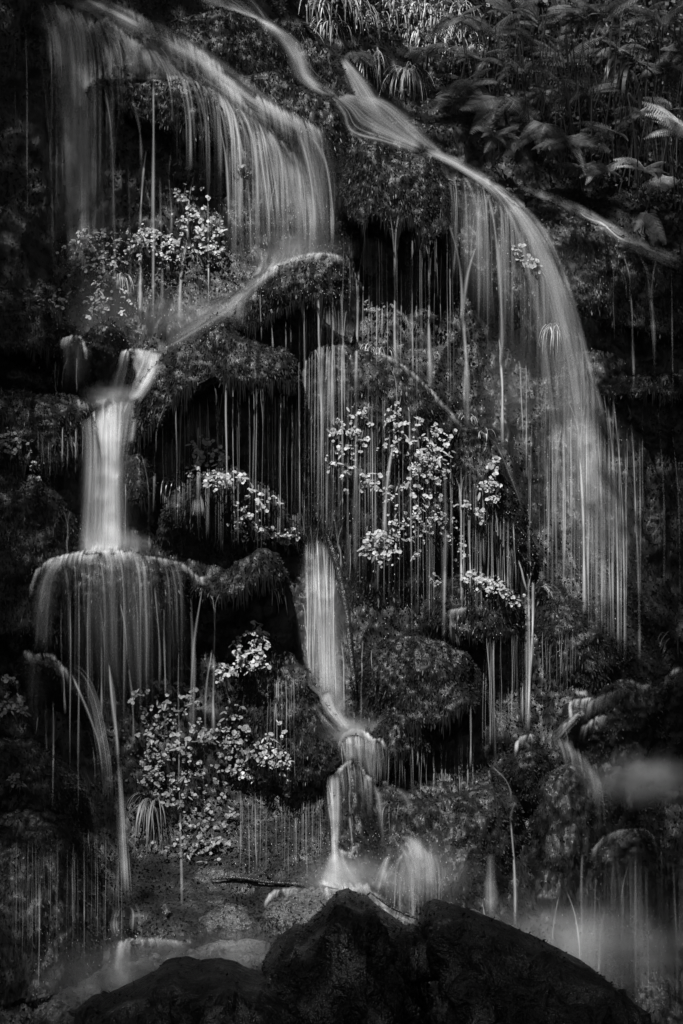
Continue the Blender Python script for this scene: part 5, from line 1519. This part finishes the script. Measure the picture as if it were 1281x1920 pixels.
tuft('sparse wiry blades on the pillar top', 878, 785, 9, 44, 316, (0.3, -0.4, 0.6), 0.8, 1.8, 1.8, rx=10, ry=6)
tuft('sparse wiry blades just below the pillar top', 905, 812, 9, 36, 317, (0.3, -0.4, 0.6), 0.9, 2.0, 1.8, rx=10, ry=5)
tuft('dim broad grass blades at the right edge', 1262, 1200, 15, 80, 318, (0.2, -0.5, 0.7), 0.8, 1.3, 5, mat='fern', rx=12)
tuft('few pale blades hanging under the ragged ledge', 510, 1105, 8, 80, 319, (0.25, -0.5, 0.2), 0.3, 1.6, 3)
tuft('thin blades on the right slope beneath the big arch', 1015, 1100, 6, 60, 320, (0.6, -0.4, 0.2), 0.4, 1.2, 2)
tuft('single blade near the carpet of small leaves', 778, 945, 3, 40, 321, (0.4, -0.4, 0.9), 0.3, 1.2, 3)


for i, (a, b, lab) in enumerate([(700, 40, 'pale grass clump spilling toward the second chute'), (810, 70, 'bright grass strands above the hanging tuft'), (760, 60, 'matted sunlit grass in the middle of the top bank'), (850, 10, 'grass at the top edge beside the first ferns'), (620, 50, 'thin grass over the dark knob'), (690, 110, 'short grass at the lip of the second chute'), (880, 100, 'loose grass among the left ferns')]):
    tuft(lab, a, b, 30, 100, 340 + i, (0.0, -0.55, 0.35), 0.9, 1.8, 3.6, rx=24, ry=12)


# ---- ferns
def frond_mesh(name, mat, npair=20, teeth=7, width=0.34, droop=0.9, taper=0.9):
    """One frond of unit length along +Y drooping towards -Z, toothed leaflets on both sides of the midrib."""
    V, F = [], []
    def rach(t):
        return Vector((0, math.sin(t * droop) / droop, -(1 - math.cos(t * droop)) / droop))
    pts = [rach(i / 10) for i in range(11)]
    tube_pts(V, F, pts, 0.008, 3)
    for i in range(npair):
        t = 0.10 + 0.90 * (i + 0.5) / npair
        c = rach(t)
        tg = (rach(min(t + .01, 1.01)) - rach(t - .01)).normalized()
        prof = math.sin(math.pi * min(1, (1 - t) * taper + 0.06) * 0.62) ** 0.9
        L = width * prof
        wd = 0.9 / npair * 0.62
        nrm = Vector((1, 0, 0)).cross(tg).normalized()
        for sgn in (-1, 1):
            d = (Vector((sgn, 0, 0)) * 0.93 + tg * 0.30 - nrm * 0.22).normalized()
            a = d.cross(nrm).normalized()
            o = len(V)
            for k in range(teeth + 1):
                f = k / teeth
                p = c + d * L * f - nrm * 0.10 * L * f * f
                w = wd * 0.5 * (1 - f ** 1.8) + 0.001
                w1 = w * 1.15
                V.append(tuple(p - a * w1 * (1 if k % 2 else 0.62)))
                V.append(tuple(p + nrm * 0.004))
                V.append(tuple(p + a * w1 * (1 if k % 2 else 0.62)))
            for k in range(teeth):
                b = o + 3 * k
                F.append((b, b + 1, b + 4, b + 3))
                F.append((b + 1, b + 2, b + 5, b + 4))
    me = mesh_np(name, np.array(V), np.array(F), smooth=False)
    me.materials.append(M[mat])
    return me


FR_D = [frond_mesh('frond', 'fern', 26, 7, .26, .4), frond_mesh('frond', 'fern', 22, 7, .30, .75), frond_mesh('frond', 'fern', 28, 5, .18, 1.05)]
FR_P = [frond_mesh('frond', 'fern_pale', 20, 7, .26, .6), frond_mesh('frond', 'fern_pale', 22, 6, .20, 1.1)]


def fern(label, px, py, n, length, seed, pale=False, lean=(0, -0.8, 0.5), spread=1.0, off=0.25, y=None):
    r = random.Random(seed)
    if y is None:
        y = hit(px, py)[0] - off
    base = Vector(W(px, py, y))
    root = tag(empty('fern', base), label, 'fern', 'ferns on the bank at the upper right')
    inv = Matrix.Translation(-base)
    for i in range(n if pale else n + 3):
        d = Vector(lean) + Vector((r.uniform(-1, 1) * spread, r.uniform(-.5, .4) * spread, r.uniform(-.5, .4) * spread))
        d.normalize()
        if abs(d.x) < 0.35:                               # fronds spread sideways from the crown
            d.x = math.copysign(0.35 + 0.5 * r.random(), d.x)
            d.normalize()
        up = (Vector((0, -0.8, 0.8)) + Vector((r.uniform(-.5, .5), r.uniform(-.4, .4), r.uniform(-.3, .3))))
        x = d.cross(up).normalized()
        z = x.cross(d)
        L = length * (1.0 if pale else 0.8) / SCALE * r.uniform(0.7, 1.2)
        fo = bpy.data.objects.new('frond', r.choice(FR_P if pale else FR_D))
        COL.objects.link(fo)
        fo.parent = root
        fo.matrix_parent_inverse = inv
        fo.matrix_basis = Matrix.Translation(base + Vector((r.uniform(-.02, .02), r.uniform(-.02, .02), 0))) @ Matrix((x, d, z)).transposed().to_4x4() @ Matrix.Diagonal((L, L, L, 1))
    V, F = [], []
    for k in range(4):                                    # old stalks down to the soil
        gy = hit(px, py)[0]
        tube_pts(V, F, [base + Vector((r.uniform(-.02, .02), 0, 0)), base + Vector((r.uniform(-.05, .05), (gy - y) * .5, -0.12)), base + Vector((r.uniform(-.1, .1), gy - y, -0.3))], 0.005, 4)
    obj('stalks', mesh_np('stalks', np.array(V), np.array(F)), M['stem'], root)
    return root


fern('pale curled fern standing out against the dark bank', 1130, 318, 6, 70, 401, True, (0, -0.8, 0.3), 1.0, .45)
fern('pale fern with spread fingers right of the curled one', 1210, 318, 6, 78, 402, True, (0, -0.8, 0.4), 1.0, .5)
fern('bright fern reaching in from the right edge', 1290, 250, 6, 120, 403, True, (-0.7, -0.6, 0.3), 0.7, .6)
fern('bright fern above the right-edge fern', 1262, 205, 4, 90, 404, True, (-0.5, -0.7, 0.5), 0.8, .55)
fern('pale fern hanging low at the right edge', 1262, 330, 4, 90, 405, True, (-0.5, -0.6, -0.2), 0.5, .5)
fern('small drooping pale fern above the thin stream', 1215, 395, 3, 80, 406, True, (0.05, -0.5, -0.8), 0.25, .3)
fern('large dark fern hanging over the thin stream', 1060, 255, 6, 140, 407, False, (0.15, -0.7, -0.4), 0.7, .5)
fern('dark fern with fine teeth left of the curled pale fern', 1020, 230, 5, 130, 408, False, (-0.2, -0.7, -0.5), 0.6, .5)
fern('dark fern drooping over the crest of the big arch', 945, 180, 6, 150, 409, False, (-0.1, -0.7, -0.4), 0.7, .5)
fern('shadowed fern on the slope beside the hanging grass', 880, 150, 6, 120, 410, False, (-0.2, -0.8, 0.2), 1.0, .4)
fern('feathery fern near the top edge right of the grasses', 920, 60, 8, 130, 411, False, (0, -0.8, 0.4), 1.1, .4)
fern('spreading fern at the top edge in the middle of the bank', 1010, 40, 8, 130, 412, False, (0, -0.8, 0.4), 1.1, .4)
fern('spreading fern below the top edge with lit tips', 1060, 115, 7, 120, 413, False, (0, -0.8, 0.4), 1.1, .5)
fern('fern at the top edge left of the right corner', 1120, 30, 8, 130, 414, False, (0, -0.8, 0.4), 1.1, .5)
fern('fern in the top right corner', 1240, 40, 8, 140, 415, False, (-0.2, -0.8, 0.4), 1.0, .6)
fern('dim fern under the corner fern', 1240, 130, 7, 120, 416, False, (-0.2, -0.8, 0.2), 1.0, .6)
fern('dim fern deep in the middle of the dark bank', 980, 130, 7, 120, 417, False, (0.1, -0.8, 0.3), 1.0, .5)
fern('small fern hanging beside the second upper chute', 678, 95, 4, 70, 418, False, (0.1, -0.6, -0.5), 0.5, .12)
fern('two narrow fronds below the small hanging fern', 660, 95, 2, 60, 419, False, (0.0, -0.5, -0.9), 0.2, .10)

more = [(860, 30, 'fern crowding the broad-bladed grass'), (905, 110, 'low fern left of the dark bank middle'), (965, 20, 'fern at the top edge beside the feathery one'), (1040, 75, 'overlapping fern above the lit-tipped fern'),
        (1085, 20, 'fern at the top edge right of centre bank'), (1160, 90, 'fern crossing behind the strap-like leaves'), (1200, 30, 'fern at the top edge near the corner fern'), (1285, 90, 'fern cut by the right edge near the top'),
        (1100, 170, 'dusky fern below the strap-like leaves'), (1020, 170, 'dusky fern above the large dark fern'), (850, 190, 'small fern above the creeping mat'), (1200, 210, 'dusky fern behind the bright right-edge ferns'),
        (1150, 250, 'thin fern above the curled pale fern'), (930, 250, 'small dark fern close to the arch crest'), (1090, 310, 'short dark fern by the thin stream'), (800, 90, 'fern tangled in the sunlit grass')]
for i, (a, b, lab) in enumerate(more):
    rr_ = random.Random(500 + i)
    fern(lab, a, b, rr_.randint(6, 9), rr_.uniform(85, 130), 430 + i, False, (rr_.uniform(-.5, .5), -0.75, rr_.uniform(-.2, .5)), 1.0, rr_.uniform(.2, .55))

# strap-leaved plant on the bank
r = random.Random(5)
y = hit(1175, 120)[0] - .55
root = tag(empty('strap_leaved_plant', W(1175, 110, y)), 'long strap-like leaves hanging down among the dark ferns', 'plant')
for i in range(13):
    V, F = [], []
    blade(V, F, W(1175 + r.uniform(-14, 14), 110 + r.uniform(-8, 20), y - r.uniform(0, .08)), (r.uniform(-.9, .9), -0.5, r.uniform(-.3, .5)), r.uniform(110, 190) / SCALE, r.uniform(9, 17) / SCALE, r.uniform(1.6, 2.6), 8)
    obj('leaf', mesh_np('leaf', np.array(V), np.array(F)), M['fern'], root)

# undergrowth and dry stems that cover the bank: a mass nobody could count
r = np.random.RandomState(88)
V, Q = [], []
cnt = 0
for i in range(9000):
    px, py = r.uniform(600, 1320), r.uniform(-60, 430)
    lim = 20 + max(0, (px - 640)) * 0.66
    if py > lim - 6 or (px < 700 and py > 130):
        continue
    y, nrm = hit(px, py)
    c = np.array(W(px, py, y - r.uniform(0.0, 0.28)))
    d = r.randn(3) * .7 + np.array([0, -.5, -.15])
    d /= np.linalg.norm(d)
    s = np.cross(d, r.randn(3))
    s /= np.linalg.norm(s)
    L = r.uniform(.02, .055)
    w = L * r.uniform(.2, .42)
    o = len(V)
    V += [c, c + d * L * .5 + s * w, c + d * L, c + d * L * .5 - s * w]
    Q.append((o, o + 1, o + 2, o + 3))
for i in range(520):                                      # thin stalks
    px, py = r.uniform(850, 1300), r.uniform(120, 430)
    lim = 20 + max(0, (px - 640)) * 0.66
    if py > lim:
        continue
    y = hit(px, py)[0] - r.uniform(.05, .35)
    p0 = np.array(W(px, py - r.uniform(40, 130), y - .1))
    p1 = np.array(W(px + r.uniform(-25, 25), py, y))
    w = r.uniform(.6, 1.4) / SCALE
    o = len(V)
    V += [p0 - [w, 0, 0], p0 + [w, 0, 0], p1 + [w, 0, 0], p1 - [w, 0, 0]]
    Q.append((o, o + 1, o + 2, o + 3))
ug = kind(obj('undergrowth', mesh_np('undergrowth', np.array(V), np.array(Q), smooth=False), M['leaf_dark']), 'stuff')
ug['label'] = 'dark undergrowth and dry stalks on the bank'

# ---- dead wood
def limb(name, label, path, rad, seed, cat='branch', extra=0.02, knots=3):
    r = random.Random(seed)
    p = resample(path, 8)
    y = flow_depth(p, extra)
    V, F = [], []
    n, S = len(p), 8
    for i in range(n):
        c = W(p[i][0], p[i][1], y[i] - rad / SCALE)
        rr = rad / SCALE * (1 - 0.35 * i / n) * min(1, .25 + i / 6, .2 + (n - 1 - i) / 5) * (1 + 0.10 * math.sin(i * 1.3) + r.uniform(-.07, .07))
        t = p[min(i + 1, n - 1)] - p[max(i - 1, 0)]
        t = t / (np.linalg.norm(t) + 1e-9)
        for s in range(S):
            a = 2 * math.pi * s / S
            V.append((c[0] - t[1] * rr * math.cos(a), c[1] + rr * math.sin(a), c[2] - t[0] * rr * math.cos(a)))
    for i in range(n - 1):
        for s in range(S):
            q = (s + 1) % S
            F.append((i * S + s, i * S + q, (i + 1) * S + q, (i + 1) * S + s))
    o = obj(name, mesh_np(name, np.array(V), np.array(F)), M['bark'])
    return tag(o, label, cat)


limb('branch', 'bent wet black branch leaning beside the slanting central fall', [(612, 1000), (628, 1045), (640, 1090), (650, 1150), (656, 1210), (662, 1260), (668, 1300)], 6.5, 1, extra=.05)
limb('branch', 'thin dark branch lying across the slab above the middle boulder', [(395, 1648), (450, 1646), (500, 1654), (550, 1657), (600, 1662), (640, 1668)], 4, 2)
limb('branch', 'slim twig slanting down behind the wedged stone', [(692, 1672), (730, 1698), (765, 1716), (800, 1728)], 3.2, 3, extra=.1)

# ------------------------------------------------------------------ drifting mist where water lands, plus mist added as glow around falls
def mist_mat(name, dens):
    m, nt, out = new_mat(name)
    tc = N(nt, 'TexCoord')
    ln = N(nt, 'VectorMath', operation='LENGTH')
    nt.links.new(tc.outputs['Object'], ln.inputs[0])
    nz = N(nt, 'TexNoise', Scale=2.2, Detail=3.0)
    nt.links.new(tc.outputs['Object'], nz.inputs['Vector'])
    f = ramp(nt, ln.outputs['Value'], [(0.0, 1.0), (1.0, 0.0)])
    pw = N(nt, 'Math', operation='POWER')
    pw.inputs[1].default_value = 2.6
    nt.links.new(f, pw.inputs[0])
    n2 = ramp(nt, nz.outputs[0], [(0.32, 0.05), (0.68, 1.0)])
    mu = N(nt, 'Math', operation='MULTIPLY')
    nt.links.new(pw.outputs[0], mu.inputs[0])
    nt.links.new(n2, mu.inputs[1])
    md = N(nt, 'Math', operation='MULTIPLY')
    md.inputs[1].default_value = dens
    nt.links.new(mu.outputs[0], md.inputs[0])
    v = N(nt, 'VolumePrincipled')
    v.inputs['Color'].default_value = (.95, .95, .95, 1)
    nt.links.new(md.outputs[0], v.inputs['Density'])
    nt.links.new(v.outputs[0], out.inputs['Volume'])
    return m


def ball(name):
    V, Q = [], []
    a, b = 10, 16
    for i in range(a + 1):
        t = math.pi * i / a
        for j in range(b):
            u = 2 * math.pi * j / b
            V.append((math.sin(t) * math.cos(u), math.sin(t) * math.sin(u), math.cos(t)))
    for i in range(a):
        for j in range(b):
            k = (j + 1) % b
            Q.append((i * b + j, (i + 1) * b + j, (i + 1) * b + k, i * b + k))
    return mesh_np(name, np.array(V), np.array(Q))


for px, py, rx, ry, dens, lab in ((195, 1020, 90, 40, 13., 'mist where the white fall lands on the wide dome'), (650, 1645, 100, 50, 10., 'mist above the blazing rim of water'), (430, 1790, 190, 60, 5.0, 'thin mist over the glistening slab behind the boulders'),
                                  (785, 1640, 110, 85, 5.0, 'mist around the spreading fan of spray'), (1215, 1462, 120, 52, 16., 'soft cloud of spray at the right edge'),
                                  (1060, 1780, 260, 100, 11.0, 'mist rising behind the long right boulder'), (662, 1372, 80, 36, 16., 'mist over the junction pool'),
                                  (225, 1830, 170, 80, 8.0, 'mist over the sparkling slab at bottom left'), (190, 590, 150, 120, 2.2, 'thin mist at the foot of the tall left-hand fall'),
                                  (540, 470, 130, 60, 4.0, 'thin mist on the crest of the highest hood'), (210, 745, 70, 30, 9.0, 'mist in the small upper basin'), (1130, 1000, 110, 260, 1.6, 'thin mist in the fine rain under the big arch'),
                                  (370, 590, 140, 55, 4.0, 'mist drifting along the back of the double-humped hood'), (955, 740, 90, 200, 1.3, 'thin mist between the leafy dome and the big arch'), (198, 900, 75, 150, 2.2, 'mist added as a glow around the white middle fall'),
                                  (612, 1190, 70, 190, 1.8, 'thin mist added as a glow around the slanting central fall'), (1050, 560, 90, 190, 1.5, 'thin mist added as a glow inside the bend of the big arch'), (560, 330, 120, 120, 1.0, 'thin mist added as a glow in front of the broad upper veil'),
                                  (145, 300, 80, 260, .9, 'thin mist added as a glow around the tall left-hand fall')):
    y = hit(px, py)[0]
    me = ball('mist')
    o = obj('mist', me, mist_mat('mist_air', dens))
    o.location = W(px, py, y - (0.32 if px > 1180 else 0.12))
    o.scale = (1.35 * rx / SCALE, 0.26, 1.35 * ry / SCALE)
    o['kind'] = 'stuff'
    o['label'] = lab

# ------------------------------------------------------------------ unseen trees added to shade the edges, with a gap of light over the falls
def tree(label, base, height, lean, keep, n, seed):
    r = np.random.RandomState(seed)
    root = tag(empty('added_shade_tree', base), label, 'tree', 'unseen trees added to shade the gorge')
    b = Vector(base)
    V, F = [], []
    top = b + Vector(lean) + Vector((0, 0, height))
    mid = b + Vector(lean) * 0.3 + Vector((0, 0, height * .55))
    tube_pts(V, F, [b + Vector((0, 0, -.4)), b + Vector((0, 0, 1.2)), mid, top], 0.22, 9)
    obj('trunk', mesh_np('trunk', np.array(V), np.array(F)), M['bark'], root)
    m = n * 6
    C = np.stack([r.uniform(-11, 11, m), r.uniform(-21, -1.5, m), r.uniform(13.0, 18.0, m)], -1)
    C = C[(C[:, 0] < 0) == (base[0] < 0)]
    C = C[r.rand(len(C)) < keep(C)][:n]
    n = len(C)
    V, F = [], []
    for k in range(9):                                    # limbs reach into the crown
        t = Vector(C[r.randint(len(C))])
        s0 = mid.lerp(top, r.uniform(0, 1))
        tube_pts(V, F, [s0, s0.lerp(t, .5) + Vector((0, 0, .3)), t], 0.022, 6)
    obj('limbs', mesh_np('limbs', np.array(V), np.array(F)), M['bark'], root)
    d = r.randn(n, 3)
    d[:, 2] *= 0.5
    d /= np.linalg.norm(d, axis=1, keepdims=True)
    sd = np.cross(d, r.randn(n, 3))
    sd[:, 2] *= 0.4
    sd /= np.linalg.norm(sd, axis=1, keepdims=True)
    L = r.uniform(.11, .19, (n, 1))
    w = L * r.uniform(.28, .42, (n, 1))
    v = np.stack([C, C + d * L * .5 + sd * w, C + d * L, C + d * L * .5 - sd * w], 1).reshape(-1, 3)
    kind(obj('crown', mesh_np('crown', v, np.arange(n * 4).reshape(-1, 4), smooth=False), M['leaf_dark'], root), 'stuff')


def shade(C):
    """How thick the added crown is, shaped to place light and shade: an open gap lets the sun onto the middle of the falls."""
    S = np.array(SUN)
    # follow the light down to the leaning cliff plane y = .35 z - .3
    t = (C[:, 1] - .35 * C[:, 2] + .3) / (S[1] - .35 * S[2])
    p = C - S * t[:, None]
    px, py = pix(p)
    rr = np.hypot((px - 630) / np.where(px > 630, 620.0, 590.0), (py - 900) / np.where(py > 900, 1250.0, 1080.0))
    k = np.clip((rr - 0.70) / 0.5, 0, 1)
    k = k * k * (3 - 2 * k)
    for gx_, gy_, gr, gs in ((740, -400, 330, 1.0), (1215, 50, 150, 1.0), (1010, -350, 260, .7), (1180, -250, 160, .5), (230, 1850, 210, 1.0), (500, 1800, 220, 1.0), (1090, 1790, 210, 1.0), (1215, 1440, 110, .9), (1120, 260, 150, .8)):   # smaller holes set to light chosen spots
        k = k * (1 - gs * np.exp(-((px - gx_) ** 2 + 1.6 * (py - gy_) ** 2) / gr ** 2))
    nz = vnoise(np.stack([C[:, 0] * .8, C[:, 1] * .8, 0 * t], -1), 5)
    return np.clip(k * (0.9 + 0.5 * nz), 0, 1)


tree('unseen tree added on the left bank to shade the gorge', (-5.2, -7.5, 0.2), 14.5, (1.2, -2.5, 0), shade, 75000, 61)
tree('unseen tree added on the right bank to shade the gorge', (5.2, -8.5, 0.2), 14.5, (-1.2, -2.0, 0), shade, 75000, 62)
